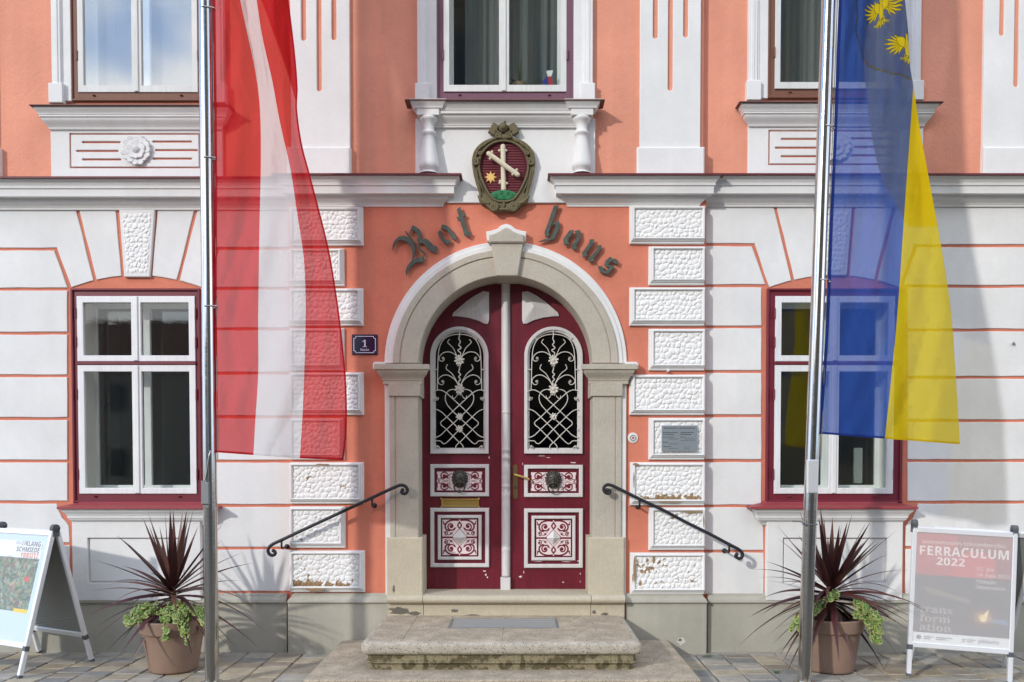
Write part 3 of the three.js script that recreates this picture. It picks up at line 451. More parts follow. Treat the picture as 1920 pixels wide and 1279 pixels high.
// painted scrollwork (flat paint) for the door panels
function scroll(x, cx, cy, R, dir, a0, w) { x.beginPath(); for (let i = 0; i <= 40; i++) { const t = i / 40, a = a0 + dir * t * Math.PI * 2.6, r = R * (1 - 0.8 * t); x[i ? 'lineTo' : 'moveTo'](cx + r * Math.cos(a), cy + r * Math.sin(a)); } x.lineWidth = w; x.stroke(); x.beginPath(); x.arc(cx, cy, R * 0.34, 0, 7); x.fill(); }
const tScrollWide = canvasTex(512, 210, (x, w, h) => {
  x.fillStyle = '#e6d6d6'; x.fillRect(0, 0, w, h); x.fillStyle = x.strokeStyle = '#6e1428'; x.lineCap = 'round';
  for (const sx of [1, -1]) for (const sy of [1, -1]) { x.save(); x.translate(w / 2, h / 2); x.scale(sx, sy); scroll(x, 178, -56, 46, 1, -2.6, 15); x.beginPath(); x.moveTo(252, -70); x.bezierCurveTo(258, -30, 250, -10, 225, 0); x.lineWidth = 9; x.stroke();
    x.beginPath(); x.moveTo(215, -22); x.quadraticCurveTo(170, 2, 132, -10); x.lineWidth = 5; x.stroke(); x.beginPath(); x.moveTo(120, -6); x.bezierCurveTo(108, -40, 112, -74, 92, -92); x.lineWidth = 4; x.stroke(); x.beginPath(); x.arc(134, -34, 9, 0, 7); x.arc(90, -88, 6, 0, 7); x.arc(232, -22, 7, 0, 7); x.fill(); x.restore(); }
});
const tScrollSquare = canvasTex(512, 512, (x, w, h) => {
  x.fillStyle = '#e6d6d6'; x.fillRect(0, 0, w, h); x.fillStyle = x.strokeStyle = '#6e1428'; x.lineCap = 'round'; x.fillRect(0, h / 2 - 13, w, 26);
  for (const sx of [1, -1]) for (const sy of [1, -1]) { x.save(); x.translate(w / 2, h / 2); x.scale(sx, sy);
    scroll(x, 128, -160, 62, -1, 2.7, 20); x.beginPath(); x.moveTo(20, -246); x.bezierCurveTo(110, -262, 200, -236, 214, -170); x.bezierCurveTo(222, -128, 190, -98, 150, -98); x.lineWidth = 24; x.stroke();
    x.beginPath(); x.moveTo(214, -190); x.quadraticCurveTo(236, -200, 244, -232); x.lineWidth = 14; x.stroke(); x.beginPath(); x.arc(232, -196, 14, 0, 7); x.fill();
    scroll(x, 206, -66, 34, 1, 1.2, 13); scroll(x, 122, -54, 20, -1, 0.5, 9); x.beginPath(); x.moveTo(178, -44); x.quadraticCurveTo(150, -30, 132, -40); x.lineWidth = 7; x.stroke(); x.beginPath(); x.moveTo(112, -66); x.quadraticCurveTo(60, -120, 52, -150); x.lineWidth = 6; x.stroke();
    x.beginPath(); x.moveTo(0, -244); x.bezierCurveTo(10, -215, 36, -200, 38, -180); x.bezierCurveTo(38, -150, 20, -140, 0, -118); x.lineTo(0, -146); x.bezierCurveTo(14, -156, 16, -176, 12, -190); x.lineTo(0, -200); x.fill();
    x.beginPath(); x.moveTo(0, -128); x.lineTo(122, 0); x.lineWidth = 7; x.stroke(); x.restore(); }
});
M.scrollWide = std({ map: tScrollWide, roughness: 0.5 }); M.scrollSquare = std({ map: tScrollSquare, roughness: 0.5 });
const tChips = (seed, dens) => dens;
for (const s of [-1, 1]) {
  const leaf = group('door_leaf', hall), zz = ZD, k = 4.263, AX = s < 0 ? 861.5 : 1037.7, left = s < 0;
  const p = (u, v, z = zz) => W(u, v, z);
  const e = left ? [786, 941.5] : [955.5, 1112];
  // board with arched opening
  { const sh = new THREE.Shape(), R = 172 * SC, [cx, cy] = ARC, x0 = WX(e[0], 800, zz), x1 = WX(e[1], 800, zz), yb = WY(1111.5, zz);
    const xo = left ? cx - 168 * SC : cx + 168 * SC, xi = left ? x1 : x0; const ang = Math.acos(Math.min(1, Math.abs(xi - cx) / R));
    sh.moveTo(xo, yb); sh.lineTo(xo, cy);
    for (let i = 0; i <= 20; i++) { const a = lerp(0.2, ang, i / 20); sh.lineTo(cx + (left ? -1 : 1) * R * Math.cos(a), cy + R * Math.sin(a)); }
    sh.lineTo(xi, yb); sh.closePath();
    const gx = p(AX, 668)[0], gy = p(AX, 668)[1], gr = 0.243, gb = p(AX, 845)[1]; const hp = new THREE.Path(); hp.moveTo(gx - gr, gb); hp.lineTo(gx - gr, gy); hp.absarc(gx, gy, gr, Math.PI, 0, true); hp.lineTo(gx + gr, gb); hp.closePath(); sh.holes.push(hp);
    mesh('leaf_board', slab(sh, zz - 0.05, zz, 0, [], 1, 24), M.doorRed, leaf);
    // window trim: stepped arch frame
    const arch = (r, b) => { const q = new THREE.Shape(); q.moveTo(gx - r, b); q.lineTo(gx - r, gy); q.absarc(gx, gy, r, Math.PI, 0, true); q.lineTo(gx + r, b); q.closePath(); return q; };
    const ringOf = (r0, r1, b0, b1, z0, z1, bv) => { const q = arch(r1, b1); q.holes.push(arch(r0, b0)); return slab(q, z0, z1, bv, [], 2, 24); };
    mesh('window_trim', [ringOf(0.255, 0.279, gb + 0.004, gb - 0.03, zz - 0.01, zz + 0.03, 0.006), ringOf(0.236, 0.257, gb + 0.02, gb - 0.004, zz - 0.03, zz + 0.012, 0.005)], M.doorWhite, leaf);
    mesh('leaf_glass', slab(arch(0.246, gb - 0.002), zz - 0.034, zz - 0.031, 0, [], 1, 24), M.doorGlass, leaf);
    // ornamental grille, bars in front of the glass
    const zg = zz + 0.022, Q = (dx, y) => { const [X, Y] = W(AX + dx / k, 580 + y / k, zg); return [X, Y, zg]; };
    const bars = [], bar = (pts, r0 = 0.0062, seg = 0, r = r0 * 0.78) => { for (const m of [1, -1]) bars.push(tube(pts.map(([x, y]) => Q(m * (x - 436), y)), r, seg || pts.length * 5, 6)); };
    bar([[258, 650], [261, 520], [266, 380], [278, 300], [312, 238], [370, 208], [436, 199]]);
    bar([[424, 392], [410, 362], [385, 310], [345, 270], [344, 255], [358, 240]], 0.0055); bar([[430, 400], [405, 366], [360, 342], [310, 347], [277, 378], [274, 402], [296, 416], [315, 402], [308, 392]]);
    bar([[424, 600], [402, 556], [375, 514], [333, 480], [330, 462], [340, 440]], 0.0055); bar([[430, 612], [398, 562], [345, 528], [300, 531], [268, 560], [268, 588], [294, 604], [312, 588], [304, 577]]);
    bar([[330, 668], [296, 650], [258, 646], [222, 668], [213, 700], [232, 726], [262, 722], [268, 704]]);
    bar([[424, 660], [392, 641], [346, 654], [322, 700], [334, 756], [380, 812], [436, 866], [540, 962], [592, 1010], [640, 1025], [657, 1000]], 0.0062, 50);
    bar([[330, 668], [436, 765], [540, 864], [588, 912], [540, 961], [440, 1062]], 0.0062, 40);
    bar([[238, 855], [218, 848], [214, 820], [238, 800], [284, 816], [335, 862], [436, 960], [548, 1072], [590, 1053], [640, 1056], [656, 1085]], 0.0062, 50);
    bar([[436, 1062], [408, 1095], [412, 1128], [436, 1140]]); bar([[222, 1062], [214, 1090], [236, 1130], [266, 1128], [278, 1108], [262, 1092]]);
    bar([[425, 668], [404, 706], [384, 712], [378, 690]], 0.005); bar([[215, 962], [236, 958], [240, 975]], 0.005);
    bar([[206, 482], [260, 482]], 0.007, 6); bar([[286, 228], [310, 246]], 0.007, 6);
    bars.push(tube([[436, 158], [436, 210], [431, 236], [443, 262], [430, 284], [449, 310], [422, 328], [446, 350], [438, 378]].map(([x, y]) => Q(x - 436, y)), 0.0058, 40, 6), tube([[436, 450], [436, 480], [430, 502], [445, 522], [430, 540], [444, 562], [428, 580], [440, 606]].map(([x, y]) => Q(x - 436, y)), 0.0058, 40, 6));
    mesh('grille', bars, M.ironWhite, leaf);
    const flower = (dx, y, R, n) => { const [X, Y] = W(AX + dx / k, 580 + y / k, zg); const m = R / k * 0.005, gs = []; for (let i = 0; i < n; i++) { const a = i / n * Math.PI * 2 + 0.2, g = new THREE.SphereGeometry(1, 8, 5); g.scale(m * 0.5, m * 0.24, 0.006); g.rotateY(-0.35); g.translate(m * 0.58, 0, 0.006); g.rotateZ(a); gs.push(g); } gs.push(ball(0, 0, 0.01, m * 0.34, m * 0.34, 0.012, 10)); const j = join(gs); j.translate(X, Y, zg + 0.008); mesh('grille_flower', j, M.ironWhite, leaf); };
    flower(0, 408, 42, 8); flower(0, 440, 22, 5); flower(0, 638, 42, 8); flower(0, 672, 22, 5); flower(0, 858, 30, 8); if (left) flower(0, 957, 30, 8);
    for (const m of [-1, 1]) for (const [x, y] of [[130, 393], [133, 578], [186, 712], [178, 1098]]) flower(m * x, y, 13, 6);
  }
  // fan-shaped raised panel at the top
  { const o = (d) => 948 + s * d, zt = zz + 0.002, c = [o(53), 576], pts = [[31, 548], [42, 546.5], [58, 555], [74, 566], [90, 580], [98, 587], [100, 593], [88, 593.5], [70, 596], [52, 601], [40, 607], [33, 607.5], [31, 600]];
    const P = pts.map(([d, v]) => W(o(d), v, zt)), C = W(c[0], c[1], zt), pos = [], edge = 0.014;
    for (let i = 0; i < P.length; i++) { const a = P[i], b = P[(i + 1) % P.length]; const A = [a[0], a[1], zt + edge], B = [b[0], b[1], zt + edge], A0 = [a[0], a[1], zt - 0.02], B0 = [b[0], b[1], zt - 0.02], T = [C[0], C[1], zt + 0.05]; pos.push(...A, ...B, ...T, ...A0, ...B0, ...B, ...A0, ...B, ...A); }
    const g = new THREE.BufferGeometry(); g.setAttribute('position', new THREE.Float32BufferAttribute(pos, 3)); g.computeVertexNormals(); if (s < 0) { } mesh('fan_panel', g, M.doorWhite, leaf); }
  // middle panel with lion knocker, lower panel with diamond
  const dv = left ? 0 : 1.3, fr = (u0, v0, u1, v1, w, z1) => { const [a, b, c, d] = pr(u0, v0 + dv, u1, v1 + dv, zz + z1); return frameGeo(a, b, c, d, w * 0.005, zz - 0.01, zz + z1, 0.006); };
  const X0 = AX - 55, X1 = AX + 55.5;
  mesh('panel_frame', fr(X0, 870.5, X1, 931, 7.5, 0.028), M.doorWhite, leaf); mesh('panel_frame', fr(X0, 952.5, X1, 1064, 7.5, 0.028), M.doorWhite, leaf); mesh('panel_frame', fr(X0 + 14, 966, X1 - 14, 1050, 6, 0.022), M.doorWhite, leaf);
  const pic = (u0, v0, u1, v1, m) => { const [a, b, c, d] = pr(u0, v0 + dv, u1, v1 + dv, zz + 0.008); const g = new THREE.PlaneGeometry(c - a, d - b); g.translate((a + c) / 2, (b + d) / 2, zz + 0.008); const bx = box(a, b, zz - 0.01, c, d, zz + 0.006); mesh('painted_panel', g, m, leaf, true); mesh('panel_ground', bx, M.doorRed, leaf); };
  pic(AX - 42, 884.5, AX + 42.5, 919.5, M.scrollWide); pic(AX - 32, 974.5, AX + 32.5, 1041, M.scrollSquare);
  { const [x, y] = W(AX, 1007.5 + dv, zz + 0.02), g = new THREE.ConeGeometry(0.072, 0.045, 4, 1); g.rotateX(Math.PI / 2); g.scale(0.95, 1, 1); g.translate(x, y, zz + 0.03); mesh('diamond_boss', g.toNonIndexed(), M.doorWhite, leaf).geometry.computeVertexNormals(); }
  { // lion's head knocker
    const [x, y] = W(AX, 898 + dv, zz + 0.06), R = rngOf(77 + s), gs = [ball(0, 0, 0.015, 0.058, 0.07, 0.045, 18), ball(0, -0.028, 0.05, 0.026, 0.024, 0.03, 12), ball(0, 0.006, 0.055, 0.012, 0.032, 0.018, 10), ball(0, -0.014, 0.078, 0.013, 0.009, 0.008, 8), ball(0, -0.058, 0.036, 0.02, 0.016, 0.024, 10)];
    for (const m of [-1, 1]) gs.push(ball(m * 0.024, 0.02, 0.048, 0.017, 0.009, 0.012, 8), ball(m * 0.022, 0.008, 0.05, 0.008, 0.006, 0.008, 8), ball(m * 0.018, -0.034, 0.056, 0.016, 0.014, 0.018, 8), ball(m * 0.052, 0.05, 0.02, 0.015, 0.017, 0.014, 8));
    for (let i = 0; i < 34; i++) { const a = i / 17 * Math.PI * 2 + (i > 16 ? 0.18 : 0), r = i > 16 ? 0.054 : 0.062, g = ball(0, 0, 0, 0.0125, 0.019 + 0.005 * R(), 0.018, 7); g.rotateZ(a - Math.PI / 2 + (R() - 0.5) * 0.5); g.translate(r * Math.cos(a), r * Math.sin(a) * 1.12, i > 16 ? 0.018 : 0.008); gs.push(g); }
    const h = join(gs); h.translate(x, y, zz + 0.012); mesh('lion_head', h, M.bronze, leaf);
    const t = new THREE.TorusGeometry(0.052, 0.0075, 8, 28); t.translate(x, y - 0.075, zz + 0.062); mesh('knocker_ring', t, M.bronze, leaf);
  }
  if (left) { const [a, b, c, d] = pr(827, 935, 898, 951, zz + 0.012); mesh('letter_slot', [frameGeo(a, b, c, d, 0.016, zz - 0.005, zz + 0.022, 0.006), box(a + 0.012, b + 0.012, zz - 0.005, c - 0.012, d - 0.012, zz + 0.009, 0.003)], M.brass, leaf); for (const [X, Y] of [[a, b], [a, d], [c, b], [c, d]]) mesh('slot_corner', ball(X, Y, zz + 0.01, 0.01, 0.01, 0.006, 8), M.brass, leaf); }
  else {
    const [a, b, c, d] = pr(961.5, 869, 971, 938, zz + 0.01); const sh = new THREE.Shape(); sh.moveTo(a, b + 0.03); sh.quadraticCurveTo((a + c) / 2, b - 0.012, c, b + 0.03); sh.lineTo(c, d - 0.03); sh.quadraticCurveTo((a + c) / 2, d + 0.012, a, d - 0.03);
    mesh('handle_plate', slab(sh, zz - 0.002, zz + 0.009, 0.003), M.brassDark, leaf);
    const h0 = W(965.5, 890, zz + 0.06), h1 = W(991, 898.5, zz + 0.07); mesh('door_handle', [rod([h0[0], h0[1], zz], [h0[0], h0[1], zz + 0.06], 0.01), tube([[h0[0] - 0.004, h0[1], zz + 0.06], [lerp(h0[0], h1[0], 0.5), lerp(h0[1], h1[1], 0.45), zz + 0.07], [h1[0], h1[1], zz + 0.065]], 0.011, 14, 8), ball(h1[0], h1[1], zz + 0.065, 0.012)], M.brass, leaf);
    const kh = W(966, 914, zz + 0.01); mesh('lock_cylinder', rod([kh[0], kh[1], zz], [kh[0], kh[1], zz + 0.016], 0.012, 12), M.bronze, leaf);
  }
  // worn spots where the paint has flaked off
  const chips = left ? [[908, 1071, 3, 2], [911, 1078, 2, 3], [914, 1083, 1.5, 2], [917, 858, 1, 3]] : [[1074, 867.5, 6, 1.6], [976, 1081.5, 3.5, 2.5], [1056, 1092, 2, 1.2], [982, 1073, 0.8, 3.5], [1088, 1076, 0.8, 2], [1088, 1091, 0.7, 3], [1015, 855, 9, 0.6], [1028, 858, 4, 0.7], [980, 870, 0.7, 4], [1060, 1053.5, 12, 0.7], [1085, 1052, 4, 1], [1010, 1052.5, 9, 0.6], [984, 905, 0.6, 5]];
  const cg = []; chips.forEach(([u, v, w, h], i) => { const R = rngOf(900 + i), [x, y] = W(u, v, zz + 0.002), pts = []; for (let q = 0; q < 12; q++) { const t = q / 12 * Math.PI * 2; pts.push([x + w * 0.005 * Math.cos(t) * (0.5 + 0.7 * R()), y + h * 0.005 * Math.sin(t) * (0.4 + 0.8 * R())]); } cg.push(slab(pts, zz - 0.004, zz + 0.0012)); });
  mesh('flaked_paint', cg, M.doorPink, leaf).userData.kind = 'stuff';
}
// turned post between the leaves
{ const post = group('door_post', hall), zc = ZD + 0.005, x = WX(948.5, 800, zc), y = (v) => WY(v, zc + 0.03), k = 0.00515;
  const rings = [[522, 7.4], [546, 7.4], [547, 6.2], [549, 7.8], [553, 7.8], [555, 6.4], [560, 6.8], [564, 6.4], [566, 6.2], [588, 6.2], [589, 6.9], [590, 6.2], [632, 6.4], [633, 7], [634, 6.4], [724, 6.6], [725, 7.2], [726.5, 6.6], [770, 6.7], [771, 8], [774, 8], [776, 6.6], [779, 6.6], [780, 7.2], [781, 6.6], [838, 6.9], [841, 8], [845, 8], [848, 5.6], [852, 5.2], [856, 7.9], [860, 8], [863, 5.4], [868, 5.2], [873, 7.6], [876, 7.9], [888, 8], [890, 6.4], [893, 8.2], [904, 6.2], [908, 5.2], [911, 7.4], [913, 7.6], [916, 5.4], [922, 5.6], [926, 7.8], [931, 8], [938, 6.8], [942, 8], [947, 8], [951, 8], [955, 6.6], [1012, 7.2], [1022, 7.4], [1025, 6.6], [1028, 8.2], [1032, 8.2], [1036, 7], [1040, 7.4], [1078, 7.5], [1082, 7.6]];
  const pf = rings.map(([v, r]) => [r * k, y(v)]).reverse(); pf.unshift([0.001, pf[0][1] - 0.001]); pf.push([0.001, pf[pf.length - 1][1] + 0.001]);
  mesh('turned_shaft', lathe(pf, 20).translate(x, 0, zc + 0.012), M.doorWhite, post);
  const [a, b, c, d] = pr(938.5, 1083, 957, 1111, zc + 0.05); mesh('post_foot', box(a, b, zc - 0.03, c, d, zc + 0.05, 0.005), M.doorWhite, post);
  const [e, f, g, h] = pr(940.5, 520, 956.5, 1085, zc); mesh('post_back', box(e, f, zc - 0.05, g, h, zc + 0.004), M.doorWhite, post);
}
mesh('door_lobby', [box(-1.3, 0.3, -1.9, 1.2, 3.9, -1.85), box(-1.35, 0.3, -1.9, -1.3, 3.9, -0.3), box(1.2, 0.3, -1.9, 1.25, 3.9, -0.3), box(-1.3, 3.9, -1.9, 1.2, 3.95, -0.3)], M.room, hall);

// ================= steps =================
const steps = group('stone_steps'); tag(steps, 'two weathered granite steps with rounded nosing and metal grate before the arched door', 'steps');
{
  const H1 = WY(1156, 0.2);
  const f = G(941, 1201.5, H1)[1], xl = G(676, 1203, H1)[0], xr = G(1206, 1205, H1)[0], zBack = 0.13, T = 0.105, H0 = WY(1257, f + 0.02);
  // nosing with worn rounded edge along three sides, then the paving slabs inside it
  const cr = 0.07, out = (i) => { const s = new THREE.Shape(); const a = xl + i, b = xr - i, c = -(f + 0.06 - i); s.moveTo(a, -zBack); s.lineTo(a, c + cr); s.quadraticCurveTo(a, c, a + cr, c); s.lineTo(b - cr, c); s.quadraticCurveTo(b, c, b, c + cr); s.lineTo(b, -zBack); s.closePath(); return s; };
  const flat = (s, y0, y1, bev, seg) => { const g = slab(s, y0, y1, bev, [], seg, 6); g.rotateX(-Math.PI / 2); return g; };
  
  const xj0 = G(768, 1180, H1)[0], xj1 = G(1118, 1180, H1)[0], xm = G(943, 1190, H1)[0], gz0 = G(945, 1160.5, H1)[1], gz1 = G(945, 1178, H1)[1], gx0 = G(848, 1160.5, H1)[0] , gx1 = G(1043, 1160.5, H1)[0];
  { const n = out(0); n.holes.push(new THREE.Path(rect(gx0 + 0.01, -gz1 + 0.01, gx1 - 0.01, -gz0 - 0.01).map(([a, b]) => new THREE.Vector2(a, b)))); mesh('landing_nosing', flat(n, H1 - T, H1 - 0.004, 0.036, 4), M.graniteGrey, steps); }
  const sl = (x0, z0, x1, z1) => { const g = slab(rect(x0 + 0.003, -z1 + 0.003, x1 - 0.003, -z0 - 0.003), H1 - 0.03, H1, 0.003); g.rotateX(-Math.PI / 2); mesh('landing_slab', g, M.granite, steps); };
  sl(xl + 0.05, zBack, xj0, f); sl(xj1, zBack, xr - 0.05, f); sl(xj0, gz1, xm, f); sl(xm, gz1, xj1, f); sl(xj0, zBack, gx0, gz1); sl(gx1, zBack, xj1, gz1); sl(gx0, zBack, gx1, gz0);
  M.brush = std({ color: lin(0.06, 0.06, 0.06), roughness: 1 }); M.grateMetal = std({ color: lin(0.42, 0.42, 0.41), roughness: 0.5, metalness: 0.4 });
  const gr = group('boot_grate', steps); mesh('grate_frame', (() => { const g = slab(rect(gx0, -gz1, gx1, -gz0), H1 - 0.02, H1 + 0.004, 0.002, [rect(gx0 + 0.014, -gz1 + 0.014, gx1 - 0.014, -gz0 - 0.014)]); g.rotateX(-Math.PI / 2); return g; })(), M.zincGrey, gr);
  for (let i = 0; i < 9; i++) { const z = lerp(gz0 + 0.038, gz1 - 0.038, i / 8), d = (gz1 - gz0 - 0.076) / 16 - 0.001; mesh(i % 2 ? 'brush_strip' : 'grate_bar', box(gx0 + 0.015, H1 - 0.02, z - d, gx1 - 0.015, H1 + (i % 2 ? -0.006 : 0.003), z + d, 0.001), i % 2 ? M.brush : M.grateMetal, gr); }
  // riser under the nosing, with its two thin fillets
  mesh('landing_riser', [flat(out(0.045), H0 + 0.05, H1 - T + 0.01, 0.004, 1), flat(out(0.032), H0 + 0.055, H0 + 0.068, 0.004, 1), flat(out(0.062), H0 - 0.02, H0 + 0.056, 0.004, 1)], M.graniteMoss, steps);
  // lower step
  const a0 = G(641, 1196.5, H0), a1 = G(579, 1268, H0), b0 = G(1255, 1197.5, H0), b1 = G(1306, 1270, H0);
  const zf = G(941, 1275, H0)[1]; { const s = new THREE.Shape(), c = 0.03; const xa = (a0[0] + a1[0]) / 2, xb = (b0[0] + b1[0]) / 2; s.moveTo(xa, -0.11); s.lineTo(xa, -zf + c); s.quadraticCurveTo(xa, -zf, xa + c, -zf); s.lineTo(xb - c, -zf); s.quadraticCurveTo(xb, -zf, xb, -zf + c); s.lineTo(xb, -0.11); s.closePath(); mesh('lower_step', flat(s, -0.02, H0, 0.014, 3), M.granite, steps); steps.userData.span = [xa, xb, zf]; }
}

// ================= things on the wall =================
// ---- coat of arms ----
{
  const o = group('coat_of_arms'); tag(o, 'carved coat of arms with crossed pale logs, gold star and green hill on maroon shield', 'crest');
  const k = 6.393, z0 = ZC + 0.05, P = (x, y, z) => W(870 + x / k, 210 + y / k, z0 + (z || 0)), Q = (x, y, z) => [...P(x, y, z), z0 + z];
  M.crest = std({ color: lin(0.20, 0.165, 0.085), roughness: 0.75, metalness: 0.1, map: rep(tGrain, 3), bumpMap: rep(tStoneB, 5), bumpScale: 0.004 });
  M.maroon = std({ color: lin(0.17, 0.022, 0.035), roughness: 0.7, map: rep(tGrain, 2) }); M.logPale = std({ color: lin(0.78, 0.70, 0.52), roughness: 0.7, map: rep(tGrain, 4) }); M.gold = std({ color: lin(0.80, 0.50, 0.16), roughness: 0.6 }); M.hill = std({ color: lin(0.02, 0.20, 0.07), roughness: 0.6, map: rep(tGrain, 4) });
  const half = [[475, 345], [540, 350], [610, 375], [680, 425], [735, 495], [765, 580], [772, 650], [752, 770], [715, 860], [660, 965], [600, 1040], [540, 1068], [475, 1074]], halfO = [[475, 300], [560, 305], [650, 325], [740, 372], [805, 435], [842, 510], [852, 590], [842, 690], [822, 790], [790, 900], [765, 985], [772, 1050], [740, 1095], [690, 1110], [650, 1150], [600, 1188], [475, 1178]];
  const sym = (h) => [...h, ...h.slice(1, -1).reverse().map(([x, y]) => [950 - x, y])].map(([x, y]) => P(x, y, 0.05)).reverse();
  mesh('shield_field', slab(sym(half.map(([x, y]) => [475 + (x - 475) * 1.06, 700 + (y - 700) * 1.04])), z0 - 0.03, z0 + 0.012), M.maroon, o);
  for (let i = 0; i < 21; i++) { const y = 385 + i * 31, w = y < 640 ? lerp(150, 270, Math.sqrt((y - 360) / 280)) : lerp(280, 150, (y - 640) / 380); mesh('shield_board', slab(rect(...[P(475 - w, y + 25, 0.02), P(475 + w, y, 0.02)].flat()), z0 + 0.006, z0 + 0.019, 0.003), M.maroon, o); }
  mesh('carved_frame', [slab(sym(halfO), z0 - 0.04, z0 + 0.035, 0.012, [sym(half)], 2), tube([...half, ...half.slice(1, -1).reverse().map(([x, y]) => [950 - x, y])].map(([x, y]) => Q(x, y, 0.04)), 0.011, 120, 8, true), tube([...halfO, ...halfO.slice(1, -1).reverse().map(([x, y]) => [950 - x, y])].map(([x, y]) => Q(475 + (x - 475) * 0.965, 720 + (y - 720) * 0.97, 0.038)), 0.013, 120, 8, true)], M.crest, o);
  for (const m of [1, -1]) {
    const vol = (cx, cy, r, a0, tn, rr) => mesh('carved_scroll', tube(spiralPts(cx, cy, r, r * 0.12, a0, tn, 30).map(([x, y]) => Q(475 + m * (x - 475), y, 0.055)), rr, 60, 7), M.crest, o);
    vol(597, 1138, 52, -1.6, -1.9, 0.0135); vol(546, 282, 38, 2.2, 1.7, 0.010); vol(805, 598, 44, -2.5, 1.7, 0.011); vol(752, 490, 26, -0.6, 1.3, 0.009);
    const lf = (x, y, L, w, a) => { const g = ball(0, 0, 0, L / k * 0.005, w / k * 0.005, 0.016, 10); g.rotateZ(m * a); const q = P(475 + m * (x - 475), y, 0.05); g.translate(q[0], q[1], z0 + 0.042); mesh('carved_leaf', g, M.crest, o); };
    lf(640, 345, 60, 18, -0.45); lf(700, 385, 60, 16, -0.65); lf(760, 430, 50, 15, -0.95); lf(800, 500, 55, 14, -1.35); lf(815, 540, 50, 12, -1.5); lf(720, 1062, 62, 20, 0.5); lf(690, 1085, 55, 18, 0.2); lf(752, 1040, 55, 16, 0.9); lf(775, 860, 90, 12, 1.25); lf(745, 880, 90, 9, 1.2); lf(795, 760, 90, 12, 1.4);
    const b = box(-0.032, -0.05, 0, 0.032, 0.05, 0.05, 0.006); b.rotateZ(m * 0.5); const q = P(475 + m * 118, 212, 0.03); b.translate(q[0], q[1], z0 + 0.01); mesh('crown_block', b, M.crest, o);
    mesh('crown_bar', tube([[500, 262], [540, 240], [575, 212]].map(([x, y]) => Q(475 + m * (x - 475), y, 0.06)), 0.008, 12, 6), M.crest, o);
  }
  { const q = P(468, 185, 0.05); mesh('crown_disc', [ball(q[0], q[1] + 0.004, z0 + 0.035, 0.046, 0.046, 0.034, 20), ball(q[0], q[1] + 0.004, z0 + 0.06, 0.029, 0.029, 0.022, 16)], M.crest, o); const b = P(490, 100, 0.05); mesh('crown_ball', [ball(b[0], b[1], z0 + 0.03, 0.018, 0.017, 0.018, 12), rod([b[0] - 0.006, b[1] - 0.04, z0 + 0.03], [b[0], b[1], z0 + 0.03], 0.009)], M.crest, o); const c = P(475, 300, 0.04); mesh('crown_base', ball(c[0], c[1], z0 + 0.03, 0.085, 0.03, 0.03, 16), M.crest, o); const d = P(478, 1110, 0.05); mesh('carved_bud', ball(d[0], d[1], z0 + 0.04, 0.012, 0.03, 0.014, 10), M.crest, o); }
  const logG = (a, b, r, stubs, z) => { const A = Q(...a, z), B = Q(...b, z), g = [new THREE.CapsuleGeometry(r, V3(...A).distanceTo(V3(...B)) - r, 5, 14)]; const d = V3(...B).sub(V3(...A)).normalize(); g[0].applyQuaternion(new THREE.Quaternion().setFromUnitVectors(V3(0, 1, 0), d)); g[0].translate((A[0] + B[0]) / 2, (A[1] + B[1]) / 2, z0 + z); for (const [x, y] of stubs) { const p = Q(x, y, z); g.push(ball(p[0], p[1], z0 + z, 0.013, 0.013, 0.014, 8)); } return g; };
  mesh('upright_log', logG([467, 400], [475, 940], 0.0235, [[425, 463], [505, 463], [433, 830], [514, 858], [430, 852]], 0.03), M.logPale, o);
  mesh('slanted_log', logG([285, 492], [655, 762], 0.022, [[335, 480], [312, 562], [632, 695], [585, 748]], 0.062), M.logPale, o);
  { const pts = []; for (let i = 0; i < 16; i++) { const a = i / 16 * Math.PI * 2 + Math.PI / 2, r = i % 2 ? 42 : 80; pts.push(P(320 + r * Math.cos(a), 782 - r * Math.sin(a), 0.03)); } mesh('gold_star', slab(pts, z0 + 0.015, z0 + 0.032, 0.006), M.gold, o); }
  { const pts = [[300, 985], [350, 955], [410, 935], [480, 925], [545, 935], [600, 955], [650, 985], [610, 1030], [550, 1060], [480, 1068], [410, 1055], [350, 1030]].map(([x, y]) => P(x, y, 0.04)).reverse(); const hill = mesh('green_hill', slab(pts, z0 + 0.01, z0 + 0.045, 0.018, [], 3), M.hill, o); for (const [x, y] of [[450, 970], [530, 975], [475, 1025], [385, 1000], [585, 1005]]) { const q = P(x, y, 0.045); const t = new THREE.TorusGeometry(0.014, 0.005, 6, 14); t.translate(q[0], q[1], z0 + 0.046); mesh('hill_tuft', [t, ball(q[0], q[1], z0 + 0.045, 0.009, 0.009, 0.006, 8)], M.hill, o); } }
}
